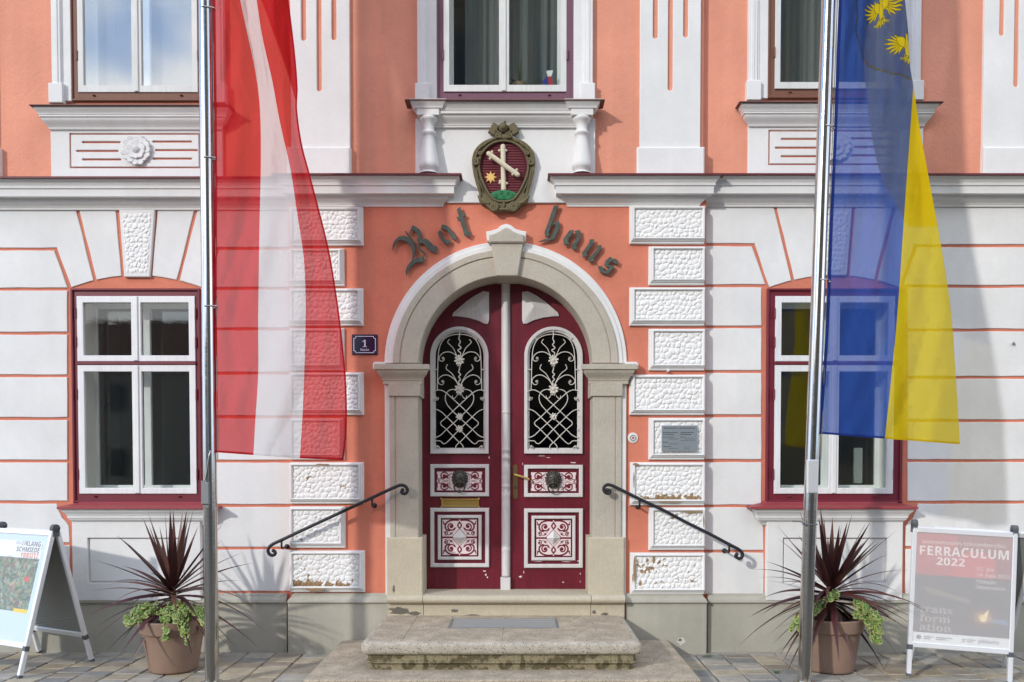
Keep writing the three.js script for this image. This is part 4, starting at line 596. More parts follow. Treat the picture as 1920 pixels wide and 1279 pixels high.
// ---- letters ----
{
  const Lk = (x, y) => [720 + x / 7.994, 370 + y / 7.994], Rk = (x, y) => [1000 + x / 7.994, 370 + y / 7.994], zl = ZR + 0.045;
  const letters = [
    ['R, the large swash capital', Lk, [[[125, 805], [126, 720], [160, 640], [220, 586], [290, 573], [350, 590], [405, 640], [447, 700], [470, 760], [468, 830], [448, 900], [428, 962], [412, 955], [424, 880], [423, 810], [400, 742], [362, 692], [318, 655], [258, 638], [200, 658], [160, 705], [142, 762]], [[332, 1172], [319, 1100], [345, 1030], [400, 964], [450, 922], [510, 904], [562, 890], [596, 880], [604, 930], [576, 985], [520, 970], [460, 995], [400, 1040], [358, 1105]], [[482, 700], [540, 765], [602, 810], [608, 870], [596, 884], [574, 832], [528, 785], [470, 712]], [[425, 412], [500, 450], [545, 500], [562, 560], [548, 612], [515, 662], [490, 640], [505, 590], [490, 540], [455, 500], [408, 492], [385, 545], [374, 540], [398, 478], [410, 440]], [[500, 695], [520, 642], [580, 614], [640, 620], [692, 660], [740, 720], [788, 722], [792, 790], [765, 832], [700, 806], [650, 770], [600, 702], [570, 682]], [[308, 502], [326, 498], [372, 560], [440, 648], [484, 690], [468, 704], [400, 632], [350, 572]]]],
    ['a, first after the swash capital', Lk, [[[830, 490], [858, 500], [870, 560], [890, 610], [930, 640], [990, 632], [986, 690], [950, 714], [900, 690], [860, 640], [820, 580], [806, 530]], [[870, 403], [940, 420], [990, 460], [1030, 520], [1080, 575], [1086, 610], [1065, 645], [1020, 620], [985, 550], [940, 490], [880, 480], [850, 470], [858, 430]]]],
    ['t, straight with a short crossbar', Lk, [[[1140, 135], [1152, 170], [1180, 243], [1220, 250], [1214, 280], [1192, 290], [1240, 440], [1265, 510], [1302, 526], [1278, 592], [1240, 590], [1200, 560], [1180, 480], [1138, 350], [1108, 344], [1112, 322], [1092, 316], [1090, 293], [1124, 288], [1088, 182]]]],
    ['h, tall with a long pointed tail', Rk, [[[310, 122], [380, 115], [376, 150], [345, 210], [300, 350], [262, 430], [240, 520], [236, 560], [256, 575], [210, 596], [180, 585], [168, 520], [215, 390], [260, 260]], [[276, 402], [380, 345], [402, 395], [386, 480], [350, 560], [320, 626], [250, 646], [80, 662], [130, 636], [262, 600], [290, 540], [320, 470], [333, 402], [290, 420]]]],
    ['a, between the h and the u', Rk, [[[545, 490], [615, 494], [580, 560], [535, 620], [520, 660], [546, 700], [465, 716], [450, 625], [500, 550]], [[625, 500], [700, 484], [716, 590], [690, 650], [645, 720], [656, 760], [640, 786], [590, 776], [566, 730], [620, 650], [650, 590], [640, 530]]]],
    ['u, with two slanted strokes', Rk, [[[845, 630], [910, 624], [911, 690], [850, 760], [800, 830], [810, 865], [832, 880], [745, 898], [731, 825], [780, 760], [835, 690]], [[960, 720], [1021, 711], [1021, 775], [960, 850], [905, 920], [919, 966], [840, 971], [827, 920], [900, 840], [960, 770]]]],
    ['s, the angular last one', Rk, [[[1150, 888], [1200, 920], [1230, 918], [1276, 950], [1262, 1010], [1210, 990], [1195, 962], [1165, 962], [1142, 990], [1128, 1013], [1180, 1013], [1212, 1035], [1206, 1066], [1160, 1112], [1115, 1157], [1030, 1132], [1000, 1120], [968, 1028], [1040, 1034], [1052, 1080], [1075, 1104], [1108, 1090], [1138, 1056], [1100, 1042], [1068, 1000], [1080, 950]]]],
  ];
  for (const [nm, K, strokes] of letters) {
    const o = group('metal_letter'); tag(o, `verdigris metal blackletter ${nm}, fixed above the arch`, 'letter', 'blackletter letters over the arch');
    strokes.forEach((st, i) => mesh('letter_stroke', slab(st.map(([x, y]) => W(...K(x, y), zl)).reverse(), zl - 0.022 - i * 0.0015, zl - i * 0.0025, 0.002), M.letter, o));
    { const st = strokes[0], n = st.length; for (const t of [0.18, 0.36]) { const a = st[Math.floor(n * t)], b = st[n - 1 - Math.floor(n * t)], [X, Y] = W(...K((a[0] + b[0]) / 2, (a[1] + b[1]) / 2), zl - 0.02); mesh('fixing_pin', rod([X, Y, ZR - 0.01], [X, Y, zl - 0.021], 0.005), M.letter, o); } }
  }
}
// ---- house number ----
{
  const o = group('house_number_sign'); tag(o, 'dark blue enamel house number sign with white border and numeral', 'sign');
  const [x0, y0, x1, y1] = pr(659.5, 627, 707.5, 665, ZR + 0.02), t = canvasTex(512, 410, (x, w, h) => { x.fillStyle = '#0d1440'; x.fillRect(0, 0, w, h); x.strokeStyle = '#e8eaf2'; x.lineWidth = 14; const a = 26, n = 44; x.beginPath(); x.moveTo(a + n, a); x.lineTo(w - a - n, a); x.quadraticCurveTo(w - a - n, a + n, w - a, a + n); x.lineTo(w - a, h - a - n); x.quadraticCurveTo(w - a - n, h - a - n, w - a - n, h - a); x.lineTo(a + n, h - a); x.quadraticCurveTo(a + n, h - a - n, a, h - a - n); x.lineTo(a, a + n); x.quadraticCurveTo(a + n, a + n, a + n, a); x.closePath(); x.stroke(); x.fillStyle = '#eceef4'; x.textAlign = 'center'; x.font = 'bold 215px serif'; x.fillText('1', w / 2, 258); x.font = 'bold 62px serif'; x.fillText('Markt', w / 2, 340); });
  mesh('sign_plate', box(x0, y0, ZR - 0.005, x1, y1, ZR + 0.016, 0.006), std({ color: srgb(13, 20, 64), roughness: 0.25 }), o);
  const g = new THREE.PlaneGeometry(x1 - x0 - 0.014, y1 - y0 - 0.014, 1, 1); g.translate((x0 + x1) / 2, (y0 + y1) / 2, ZR + 0.0175); mesh('sign_face', g, phy({ map: t, roughness: 0.2, clearcoat: 0.6, clearcoatRoughness: 0.1 }), o, true);
  for (const [a, b] of [[x0 + 0.016, y0 + 0.016], [x1 - 0.016, y0 + 0.016], [x0 + 0.016, y1 - 0.016], [x1 - 0.016, y1 - 0.016]]) mesh('sign_screw', ball(a, b, ZR + 0.019, 0.006, 0.006, 0.003, 8), M.bronze, o);
}
// ---- opening-hours plaque ----
{
  const o = group('notice_plaque'); tag(o, 'small grey metal plaque with dark opening hours text, fixed on a pebbled quoin', 'plaque');
  const zp = ZR + 0.066, [x0, y0, x1, y1] = pr(1240, 797.5, 1308, 846.5, zp), t = canvasTex(680, 490, (x, w, h) => { x.fillStyle = '#8f979c'; x.fillRect(0, 0, w, h); x.fillStyle = '#1c2326'; x.textAlign = 'center'; x.font = 'bold 34px sans-serif'; x.fillText('BÜRGERSERVICE - PARTEIENVERKEHR', w / 2, 62, w - 60); x.textAlign = 'left'; const row = (X, Y, W_, b, H) => { const R = rngOf(X * 7 + Y); let c = X; while (c < X + W_) { const l = 10 + R() * 26; x.globalAlpha = b ? 0.85 : 0.5; x.fillRect(c, Y - H, Math.min(l, X + W_ - c), H); c += l + 7; } x.globalAlpha = 1; };
    row(26, 140, 280, 1, 14); row(26, 176, 205, 1, 14); row(360, 140, 250, 1, 14); row(360, 176, 205, 1, 14); row(26, 228, 205, 1, 13); row(130, 262, 190, 0, 12); row(360, 228, 95, 1, 13); row(450, 262, 185, 0, 12); row(360, 292, 290, 0, 9); row(26, 326, 100, 1, 13); row(130, 358, 190, 0, 12); row(26, 412, 150, 1, 13); row(130, 446, 190, 0, 12); row(430, 420, 110, 0, 8); row(440, 448, 90, 1, 8); });
  const g = new THREE.PlaneGeometry(x1 - x0 - 0.006, y1 - y0 - 0.006); g.translate((x0 + x1) / 2, (y0 + y1) / 2, zp + 0.0035); mesh('plaque_plate', box(x0, y0, zp - 0.004, x1, y1, zp + 0.002, 0.002), M.alu, o); mesh('plaque_face', g, std({ map: t, roughness: 0.45, metalness: 0.2 }), o, true);
  for (const [a, b] of [[x0, y0], [x1, y0], [x0, y1], [x1, y1]]) mesh('plaque_post', rod([lerp(a, (x0 + x1) / 2, 0.08), lerp(b, (y0 + y1) / 2, 0.08), ZR + 0.03], [lerp(a, (x0 + x1) / 2, 0.08), lerp(b, (y0 + y1) / 2, 0.08), zp], 0.004), M.alu, o);
}
// ---- door bell and small fittings ----
{
  const o = group('door_bell'); tag(o, 'round white bell push on the coral wall beside the stone jamb', 'doorbell'); const [x, y] = W(1187, 821, ZR + 0.02), d = (r, z0, z1, n) => { const g = new THREE.CylinderGeometry(r, r * 1.06, z1 - z0, n || 28); g.rotateX(Math.PI / 2); g.translate(x, y, (z0 + z1) / 2); return g; };
  mesh('bell_plate', [d(0.047, ZR - 0.002, ZR + 0.01), d(0.032, ZR + 0.009, ZR + 0.016)], M.whiteSmooth, o); mesh('bell_ring', (() => { const t = new THREE.TorusGeometry(0.024, 0.003, 6, 24); t.translate(x, y, ZR + 0.0165); return t; })(), M.plasticGrey, o); mesh('bell_button', ball(x, y, ZR + 0.016, 0.011, 0.011, 0.006, 14), std({ color: lin(0.5, 0.08, 0.06), roughness: 0.4 }), o);
  const st = W(1253, 695.5, 0.12); tag(mesh('wall_peg', [rod([st[0], st[1], ZR], [st[0], st[1], ZR + 0.06], 0.009, 10), ball(st[0], st[1], ZR + 0.062, 0.011)], M.whiteSmooth), 'tiny white metal peg sticking out between two right-hand quoins', 'peg');
  const p2 = W(1901, 644, 0.03); tag(mesh('wall_hook', [rod([p2[0], p2[1], 0], [p2[0], p2[1], 0.03], 0.008, 8), ball(p2[0], p2[1], 0.03, 0.014, 0.014, 0.008, 10)], M.zincGrey), 'small dark screw hook in the white wall beside the blue and yellow flag', 'hook');
}
// ---- handrails ----
for (const s of [-1, 1]) {
  const o = group('handrail'), zr = 0.2, K = s < 0 ? (x, y) => W(490 + x / 6.62, 890 + y / 6.62, zr) : (x, y) => W(1120 + x / 6.62, 890 + y / 6.62, zr);
  tag(o, s < 0 ? 'black wrought iron handrail with curled ends beside the house number side of the steps' : 'black wrought iron handrail with curled ends below the grey plaque', 'handrail', 'wrought iron handrails');
  const path = s < 0 ? [[150, 945], [172, 962], [165, 992], [135, 1003], [100, 988], [82, 945], [95, 905], [140, 865], [260, 808], [500, 695], [800, 555], [1100, 415], [1375, 287], [1560, 200], [1690, 143], [1745, 130], [1795, 152], [1813, 195], [1795, 232], [1760, 236], [1740, 212], [1752, 192]] : [[120, 190], [150, 195], [158, 215], [135, 235], [100, 222], [80, 190], [88, 148], [125, 126], [180, 135], [260, 172], [520, 300], [800, 432], [1100, 590], [1400, 740], [1640, 868], [1750, 925], [1795, 968], [1800, 1012], [1770, 1042], [1735, 1030], [1715, 1005], [1730, 990]];
  mesh('rail', [tube(path.map(([x, y]) => [...K(x, y), zr]), 0.0155, 200, 10), ball(...K(...path[0]), zr, 0.018), ball(...K(...path[path.length - 1]), zr, 0.018)], M.iron, o);
  for (const [x, y] of s < 0 ? [[250, 815], [1375, 290]] : [[525, 305], [1638, 868]]) { const [X, Y] = K(x, y), zw = (s < 0 ? x > 600 : x < 1000) ? ZR : ZB; mesh('rail_bracket', [tube([[X, Y, zr], [X, Y - 0.05, zr], [X, Y - 0.072, zr - 0.012], [X, Y - 0.076, zr - 0.04], [X, Y - 0.076, zw - 0.005]], 0.0095, 24, 8), ball(X, Y - 0.076, zw + 0.006, 0.024, 0.024, 0.012, 12), ball(X, Y, zr, 0.02, 0.017, 0.02, 10)], M.iron, o); }
}

// ================= ground =================
const pave = struct(mesh('pavement', box(-60, -0.5, -0.2, 60, -0.014, 60), std({ color: lin(0.13, 0.11, 0.08), roughness: 0.95, map: rep(tPaver, 0.9), bumpMap: rep(tPaver, 0.9), bumpScale: 0.006 })));
{
  const R = rngOf(17), [sa, sb, sf] = steps.userData.span; delete steps.userData.span;
  const tones = [[0.50, 0.455, 0.39], [0.43, 0.41, 0.37], [0.50, 0.43, 0.32], [0.32, 0.315, 0.30], [0.47, 0.44, 0.39], [0.55, 0.48, 0.36], [0.38, 0.33, 0.27]].map((c) => std({ color: lin(...c), roughness: 0.9, map: rep(tPaver, 1.7), bumpMap: rep(tPaver, 3), bumpScale: 0.004 }));
  let x = -6.1, n = 0;
  while (x < 6.3) {
    const w = 0.215 + 0.05 * R(); let z = 0.02 - 0.12 * R();
    while (z < 1.5) {
      const l = 0.155 + 0.06 * R(), x0 = x + 0.006 + 0.003 * R(), x1 = x + w - 0.006, z0 = Math.max(0.0, z) + 0.006, z1 = z + l - 0.006;
      const inStep = x1 > sa + 0.02 && x0 < sb - 0.02 && z0 < sf - 0.01;
      if (!inStep && z1 - z0 > 0.03 && z0 < 1.35 && Math.abs((x0 + x1) / 2) < 5.75) { const j = () => (R() - 0.5) * 0.008, g = slab([[x0 + j(), -z1 + j()], [x1 + j(), -z1 + j()], [x1 + j(), -z0 + j()], [x0 + j(), -z0 + j()]], -0.05, -0.002 + 0.007 * R(), 0.006, [], 1); g.rotateX(-Math.PI / 2); mesh('paving_stone', g, tones[R() * tones.length | 0], pave); n++; }
      z += l;
    }
    x += w;
  }
}
for (const [u, v, n, lab] of [[1326, 1233, 9, 'tiny green weed in the paving joint below the plinth corner'], [1455, 1263, 12, 'small green weed between paving stones beside the flag pole with eagles']]) { const [x, z] = G(u, v), Q = rngOf(u); tag(mesh('weed', Array.from({ length: n }, () => { const a = Q() * 6.28, l = 0.012 + 0.014 * Q(), g = ball(0, 0, 0, l, 0.003, 0.006, 6); g.rotateZ(0.5 * Q()); g.rotateY(a); g.translate(x + Math.cos(a) * 0.014 + (Q() - 0.5) * 0.05, 0.008 + 0.012 * Q(), z + Math.sin(a) * 0.014 + (Q() - 0.5) * 0.03); return g; }), std({ color: lin(0.07, 0.13, 0.025), roughness: 0.8 })), lab, 'weed'); }
// ================= flagpoles =================
function pole(uB, uT, z, label, more) {
  const o = group('flagpole'); tag(o, label, 'flagpole', 'stainless steel flagpoles');
  const a = W(uB, 1279, z), b = W(uT, 0, z), at = (y) => [lerp(a[0], b[0], (y - a[1]) / (b[1] - a[1])), y, z], r = 0.054;
  mesh('pole_tube', (() => { const A = at(-0.02), B = at(9.2), d = V3(...B).sub(V3(...A)), g = new THREE.CylinderGeometry(r * 0.93, r, d.length(), 40, 1); g.applyQuaternion(new THREE.Quaternion().setFromUnitVectors(V3(0, 1, 0), d.clone().normalize())); g.translate((A[0] + B[0]) / 2, (A[1] + B[1]) / 2, z); return g; })(), M.steel, o);
  mesh('ground_collar', rod(at(-0.01), at(0.03), 0.085, 28), M.steel, o);
  const yB = WY(850, z); mesh('rope_channel', rod([at(yB)[0] + r * 0.93, yB, z + 0.004], [at(9)[0] + r * 0.93, 9, z + 0.004], 0.006, 6), M.plasticGrey, o);
  mesh('halyard', rod([at(yB)[0] + r + 0.012, yB - 0.05, z + 0.01], [at(9)[0] + r + 0.012, 9, z + 0.01], 0.0032, 6), M.curtain, o);
  return { o, at, r };
}
const clip = (p, v, z, uF) => { const y = WY(v, z), [x] = p.at(y), xf = WX(uF, v, z); mesh('flag_clip', [tube([[x - 0.01, y, z + p.r + 0.004], [x + p.r * 0.8, y + 0.004, z + p.r * 0.75], [x + p.r + 0.02, y + 0.006, z + 0.02], [xf + 0.012, y - 0.008, z + 0.012]], 0.006, 20, 6), ball(xf + 0.012, y - 0.008, z + 0.012, 0.013, 0.009, 0.009, 8)], M.steel, p.o); };
const ZP = 1.22;
const p1 = pole(397.5, 385, ZP, 'polished steel flagpole carrying the red and white flag');
for (const v of [-200, 19, 299, 576]) clip(p1, v, ZP, 400);
{ const [x0, y0, x1, y1] = pr(377, 905, 392, 946, ZP + 0.07); mesh('crank_box', [box(x0, y0, ZP - 0.01, x1, y1, ZP + 0.075, 0.006), box(x0 + 0.008, y0 - 0.03, ZP + 0.02, x1 - 0.006, y0 + 0.002, ZP + 0.062, 0.004), rod([x0 - 0.01, y1 + 0.006, ZP + 0.04], [x1 + 0.01, y1 + 0.006, ZP + 0.04], 0.008)], M.zincGrey, p1.o); mesh('rope_hook', tube([[x0 + 0.02, y1 + 0.01, ZP + 0.06], [x0 + 0.035, y1 + 0.05, ZP + 0.06], [x0 + 0.06, y1 + 0.2, ZP + 0.06], [x0 + 0.07, y1 + 0.25, ZP + 0.05]], 0.005, 16, 6), M.steel, p1.o); }
const p2 = pole(1508, 1553.5, ZP, 'polished steel flagpole carrying the blue and yellow flag');
for (const v of [-200, 240, 527]) clip(p2, v, ZP, 1566 - v * 0.028);
{ const [x0, y0, x1, y1] = pr(1514, 862, 1534, 925, ZP + 0.056); mesh('cover_plate', box(x0, y0, ZP + 0.02, x1, y1, ZP + 0.0605, 0.006), M.alu, p2.o); const y = WY(983, ZP), [x] = p2.at(y); const t = new THREE.TorusGeometry(0.0555, 0.005, 6, 32); t.rotateX(Math.PI / 2); t.translate(x, y, ZP); mesh('cable_tie', [t, ball(x - 0.04, y - 0.002, ZP + 0.042, 0.016, 0.012, 0.01, 8), tube([[x - 0.045, y, ZP + 0.045], [x - 0.09, y + 0.022, ZP + 0.05], [x - 0.15, y + 0.025, ZP + 0.03]], 0.004, 10, 5)], M.plasticGrey, p2.o); }

// ================= flags =================
const tab = (t) => (v) => { if (v <= t[0][0]) { const s = t.length > 1 ? (t[1][1] - t[0][1]) / (t[1][0] - t[0][0]) : 0; return t[0][1] + Math.max(-1, Math.min(1, s)) * (v - t[0][0]) * 0.45; } for (let i = 1; i < t.length; i++) if (v <= t[i][0]) { const a = t[i - 1], b = t[i], k = (v - a[0]) / (b[0] - a[0]); const s = (j) => { const p = t[Math.max(0, j - 1)], q = t[Math.min(t.length - 1, j + 1)]; return (q[1] - p[1]) / (q[0] - p[0]); }; const h = b[0] - a[0], m0 = s(i - 1) * h, m1 = s(i) * h, k2 = k * k, k3 = k2 * k; return (2 * k3 - 3 * k2 + 1) * a[1] + (k3 - 2 * k2 + k) * m0 + (-2 * k3 + 3 * k2) * b[1] + (k3 - k2) * m1; } return t[t.length - 1][1]; };
const clothOf = (c, o = 0.87, extra = {}) => phy({ color: c, roughness: 0.8, transmission: 0.6, thickness: 0, transparent: true, opacity: o, side: THREE.DoubleSide, specularIntensity: 0.15, bumpMap: rep(tStucco, 18), bumpScale: 0.0004, ...extra });
function sheet(f, nx, ny) {           // f(s, t) -> [x, y, z, u, v], s and t from 0 to 1
  const pos = [], uv = [], idx = [], nor = []; const D = 1e-3, A = V3(), B = V3();
  for (let j = 0; j <= ny; j++) for (let i = 0; i <= nx; i++) { const s = i / nx, t = j / ny, p = f(s, t); pos.push(p[0], p[1], p[2]); uv.push(p[3], p[4]); const a = f(Math.min(1, s + D), t), b = f(Math.max(0, s - D), t), c = f(s, Math.min(1, t + D)), d = f(s, Math.max(0, t - D)); A.set(a[0] - b[0], a[1] - b[1], a[2] - b[2]); B.set(d[0] - c[0], d[1] - c[1], d[2] - c[2]); A.cross(B); if (A.lengthSq() < 1e-18) A.set(0, 0, 1); A.normalize(); nor.push(A.x, A.y, A.z); }
  for (let j = 0; j < ny; j++) for (let i = 0; i < nx; i++) { const a = j * (nx + 1) + i, b = a + 1, c = a + nx + 1, d = c + 1; idx.push(a, c, b, b, c, d); }
  const g = new THREE.BufferGeometry(); g.setAttribute('position', new THREE.Float32BufferAttribute(pos, 3)); g.setAttribute('normal', new THREE.Float32BufferAttribute(nor, 3)); g.setAttribute('uv', new THREE.Float32BufferAttribute(uv, 2)); g.setIndex(idx); return g;
}
const VTOP = -520;
const crease = (q, v, sd) => { const a = fbm(q * 5 + v * 0.006 + 20, v * 0.004 + 20, 1024, sd, 2), b = fbm(q * 9 - v * 0.010 + 60, v * 0.003 + 40, 1024, sd + 5, 2); return (Math.abs(a - 0.5) + Math.abs(b - 0.5)) * 3 * ss(0, 0.1, q); };
{ // red, white, red banner
  const o = group('striped_flag'); tag(o, 'sheer red and white vertical striped banner hanging from a steel pole', 'flag');
  const L = tab([[0, 399], [300, 402], [600, 401], [760, 398], [850, 391]]), S1 = tab([[0, 450], [60, 463], [130, 478], [200, 487], [300, 489], [400, 487], [600, 484], [700, 484], [800, 478], [856, 475]]), S2 = tab([[0, 481], [70, 492], [150, 510], [230, 525], [320, 545], [400, 557], [480, 569], [560, 573], [640, 572], [760, 568], [862, 562]]), Rr = tab([[0, 541], [100, 553], [165, 558], [205, 557], [270, 566], [320, 579], [400, 600], [470, 617], [560, 632], [640, 642], [720, 649], [800, 650], [866, 644]]);
  const vb = (u) => 847 + (u - 391) * 0.072 + (u > 560 ? (u - 560) * -0.03 : 0);
  const Z = (q, v) => { q = Math.max(0, q); const t = (v - VTOP) / 1380; return ZP + 0.012 + 0.10 * Math.pow(q, 0.8) * Math.sin(q * 5.2 + 2.2 + t * 2.2) + 0.05 * q * Math.sin(q * 11 + v * 0.004) + 0.020 * Math.sin(q * 23 + v * 0.011 + 1) * ss(0, 0.2, q) + 0.004 * Math.sin(v * 0.05 + q * 40) + 0.020 * crease(q, v, 3); };
  const part = (name, a, b, q0, q1, m, nx) => mesh(name, sheet((s, t) => { let v = lerp(VTOP, 866, t); const u0 = lerp(a(v), b(v), s), v1 = lerp(VTOP, vb(u0), t), u = lerp(a(v1), b(v1), s), z = Z(lerp(q0, q1, s), v1), p = W(u, v1, z); return [p[0], p[1], z, p[0], p[1]]; }, nx, 130), m, o, true);
  const red = clothOf(lin(0.70, 0.010, 0.020), 0.84), wht = clothOf(lin(0.84, 0.84, 0.86), 0.88);
  part('red_stripe', L, S1, 0, 0.35, red, 16); part('white_stripe', S1, S2, 0.35, 0.62, wht, 14); part('red_stripe', S2, Rr, 0.62, 1, red, 18);
  const hemR = clothOf(lin(0.55, 0.012, 0.025), 0.97);
  part('flag_hem', (v) => L(v) - 0.5, (v) => L(v) + 5, 0, 0.02, hemR, 2).position.z = 0.004;
  part('side_hem', (v) => Rr(v) - 3, (v) => Rr(v) + 0.3, 0.985, 1, hemR, 2).position.z = 0.003;
  for (const [a, b, m] of [[391.5, 474.6, 'r'], [475.4, 561.6, 'w'], [562.4, 643.6, 'r']]) mesh('bottom_hem', sheet((s, t) => { const u = lerp(a, b, s), v = vb(u) - 4 * (1 - t) + 0.3, q = u < 475 ? 0.35 * (u - 391) / 84 : u < 562 ? 0.35 + 0.27 * (u - 475) / 87 : 0.62 + 0.38 * (u - 562) / 82, z = Z(q, v) + 0.003, p = W(u, v, z); return [p[0], p[1], z, p[0], p[1]]; }, 24, 2), m === 'r' ? hemR : clothOf(lin(0.8, 0.8, 0.82), 0.98), o, true);
  const F = tab([[0, 490], [60, 512], [140, 540], [230, 565], [300, 584], [380, 600], [440, 611]]);   // free edge turned back behind
  mesh('folded_edge', sheet((s, t) => { const v = lerp(VTOP, 430, t), u = lerp(Rr(v), Math.min(Rr(v) - 0.2, F(v)), s), z = Z(0.62 + 0.38 * (u - S2(v)) / (Rr(v) - S2(v)), v) - 0.001 - 0.035 * Math.sqrt(s), p = W(u, v, z); return [p[0], p[1], z, p[0], p[1]]; }, 10, 70), red, o, true);
}
{ // blue and yellow banner with arms
  const o = group('emblem_flag'); tag(o, 'sheer blue and yellow banner with yellow eagles on a shield, hanging from a steel pole', 'flag');
  const L = tab([[0, 1573], [100, 1569], [240, 1564], [400, 1557], [600, 1549], [700, 1543], [815, 1534]]), Bd = tab([[150, 1713.2], [170, 1712], [250, 1706.5], [340, 1700], [440, 1693], [530, 1687], [620, 1680], [700, 1672], [770, 1665], [824, 1659]]), Rr = tab([[0, 1697], [60, 1703], [120, 1706], [165, 1713.5], [230, 1723], [330, 1741], [400, 1754], [480, 1768], [590, 1784], [700, 1792], [830, 1800]]);
  const B2 = (v) => (v < 160 ? Rr(v) : Math.min(Bd(v), Rr(v) - 0.05));
  const vb = (u) => 813 + (u - 1534) * 0.075;
  const Z = (q, v) => { q = Math.max(0, q); const t = (v - VTOP) / 1350; return ZP + 0.012 + 0.11 * Math.pow(q, 0.8) * Math.sin(q * 4.6 + 2.6 + t * 1.8) + 0.035 * q * Math.sin(q * 10 + v * 0.005 + 1) + 0.014 * Math.sin(q * 21 + v * 0.012) * ss(0, 0.2, q) + 0.003 * Math.sin(v * 0.06 + q * 36) + 0.018 * crease(q, v, 9); };
  const yRef = WY(0, ZP, 1620);      // print coordinates run along the cloth: metres from the hoist and metres of height
  const woven = (u, v) => { let len = 0, prev = null; const n = 14, l = L(v), wd = Math.max(20, Rr(v) - l); for (let i = 0; i <= n; i++) { const uu = lerp(l, u, i / n), z = Z((uu - l) / wd, v), p = W(uu, v, z); if (prev) len += Math.hypot(p[0] - prev[0], p[1] - prev[1], z - prev[2]); prev = [p[0], p[1], z]; } return [(len / 0.0045 + 42) / 280, 1 - ((yRef - prev[1]) / 0.00424 + 200) / 600]; };
  const part = (name, a, b, qf, m, nx) => mesh(name, sheet((s, t) => { const v0 = lerp(VTOP, 833, t), u0 = lerp(a(v0), b(v0), s), v1 = lerp(VTOP, vb(u0), t), u = lerp(a(v1), b(v1), s), q = (u - L(v1)) / Math.max(20, Rr(v1) - L(v1)), z = Z(q, v1), p = W(u, v1, z); const c = woven(u, v1); return [p[0], p[1], z, c[0], c[1]]; }, nx, 130), m, o, true);
  const art = canvasTex(840, 1800, (x, w, h) => {
    x.fillStyle = '#3560bd'; x.fillRect(0, 0, w, h); x.scale(3, 3); x.translate(-1530, 200);
    x.beginPath(); x.moveTo(1617, -260); x.lineTo(1616.5, 62); x.bezierCurveTo(1618, 100, 1632, 112, 1652, 127); x.bezierCurveTo(1680, 143, 1700, 148, 1720, 156); x.lineTo(1850, 156); x.lineTo(1850, -260); x.closePath(); x.fillStyle = '#2b57b2'; x.fill(); x.lineWidth = 3.2; x.strokeStyle = '#414a63'; x.stroke();
    const eagle = (cx, cy, k) => { x.save(); x.translate(cx, cy); x.scale(k, k); x.fillStyle = '#f2dc10'; x.strokeStyle = '#3d4a35'; x.lineWidth = 0.7;
      for (const s of [-1, 1]) { x.save(); x.scale(s, 1); const fe = (a, l, w) => { x.save(); x.translate(9, -4); x.rotate(a); x.beginPath(); x.moveTo(2, -w * 0.6); x.bezierCurveTo(l * 0.5, -w * 1.2, l * 0.85, -w, l, 0); x.bezierCurveTo(l * 0.8, w * 0.8, l * 0.5, w * 0.9, 2, w * 0.6); x.closePath(); x.fill(); x.stroke(); x.restore(); };
        for (const [a, l] of [[-1.15, 20], [-0.8, 24], [-0.45, 28], [-0.12, 31], [0.2, 31], [0.5, 29], [0.82, 25], [1.15, 20]]) fe(a, l, 2.6);
        x.beginPath(); x.moveTo(3, -8); x.bezierCurveTo(8, -18, 16, -20, 17, -12); x.bezierCurveTo(17, -4, 14, 4, 4, 5); x.closePath(); x.fill(); x.stroke();
        x.lineWidth = 1.4; x.strokeStyle = '#f2dc10'; x.beginPath(); x.moveTo(3, 10); x.lineTo(9, 22); x.lineTo(15, 23); x.moveTo(9, 22); x.lineTo(8, 27); x.moveTo(9, 22); x.lineTo(13, 26); x.stroke(); x.lineWidth = 0.7; x.strokeStyle = '#3d4a35'; x.restore(); }
      x.beginPath(); x.moveTo(0, -22); x.bezierCurveTo(5, -22, 4, -14, 4, -9); x.bezierCurveTo(8, 0, 6, 10, 2.5, 18); x.lineTo(-2.5, 18); x.bezierCurveTo(-6, 10, -8, 0, -4, -9); x.bezierCurveTo(-4, -14, -5, -22, 0, -22); x.fill(); x.stroke();
      for (const a of [-0.95, -0.5, 0, 0.5, 0.95]) { x.save(); x.translate(0, 17); x.rotate(a); x.beginPath(); x.moveTo(-1, 0); x.quadraticCurveTo(-3, 10, 0, 15); x.quadraticCurveTo(3, 10, 1, 0); x.fill(); x.stroke(); x.restore(); }
      x.restore(); };
    eagle(1671, 24, 1.05); eagle(1709, 96, 1.0); eagle(1640, -62, 1.05); eagle(1715, -50, 1.05);
  });
  const blue = clothOf(lin(1, 1, 1), 0.80, { map: art }), yel = clothOf(lin(0.83, 0.65, 0.004), 0.89);
  part('blue_half', L, B2, 0, blue, 26); part('yellow_half', (v) => (v < 160 ? Rr(v) - 0.02 : B2(v)), Rr, 1, yel, 16);
  part('flag_hem', (v) => L(v) - 0.5, (v) => L(v) + 5.5, 0, clothOf(lin(0.02, 0.055, 0.30), 0.97), 2).position.z = 0.004;
  for (const [a, b, c] of [[1534.5, 1658.6, lin(0.02, 0.055, 0.30)], [1659.4, 1799, lin(0.74, 0.56, 0.004)]]) mesh('bottom_hem', sheet((s, t) => { const u = lerp(a, b, s), v = vb(u) - 4 * (1 - t) + 0.3, z = Z((u - L(v)) / (Rr(v) - L(v)), v) + 0.003, p = W(u, v, z); return [p[0], p[1], z, p[0], p[1]]; }, 30, 2), clothOf(c, 0.97), o, true);
  const F = tab([[0, 1640], [60, 1624], [120, 1620], [180, 1625], [240, 1632], [300, 1644], [340, 1656], [385, 1680], [430, 1708]]);
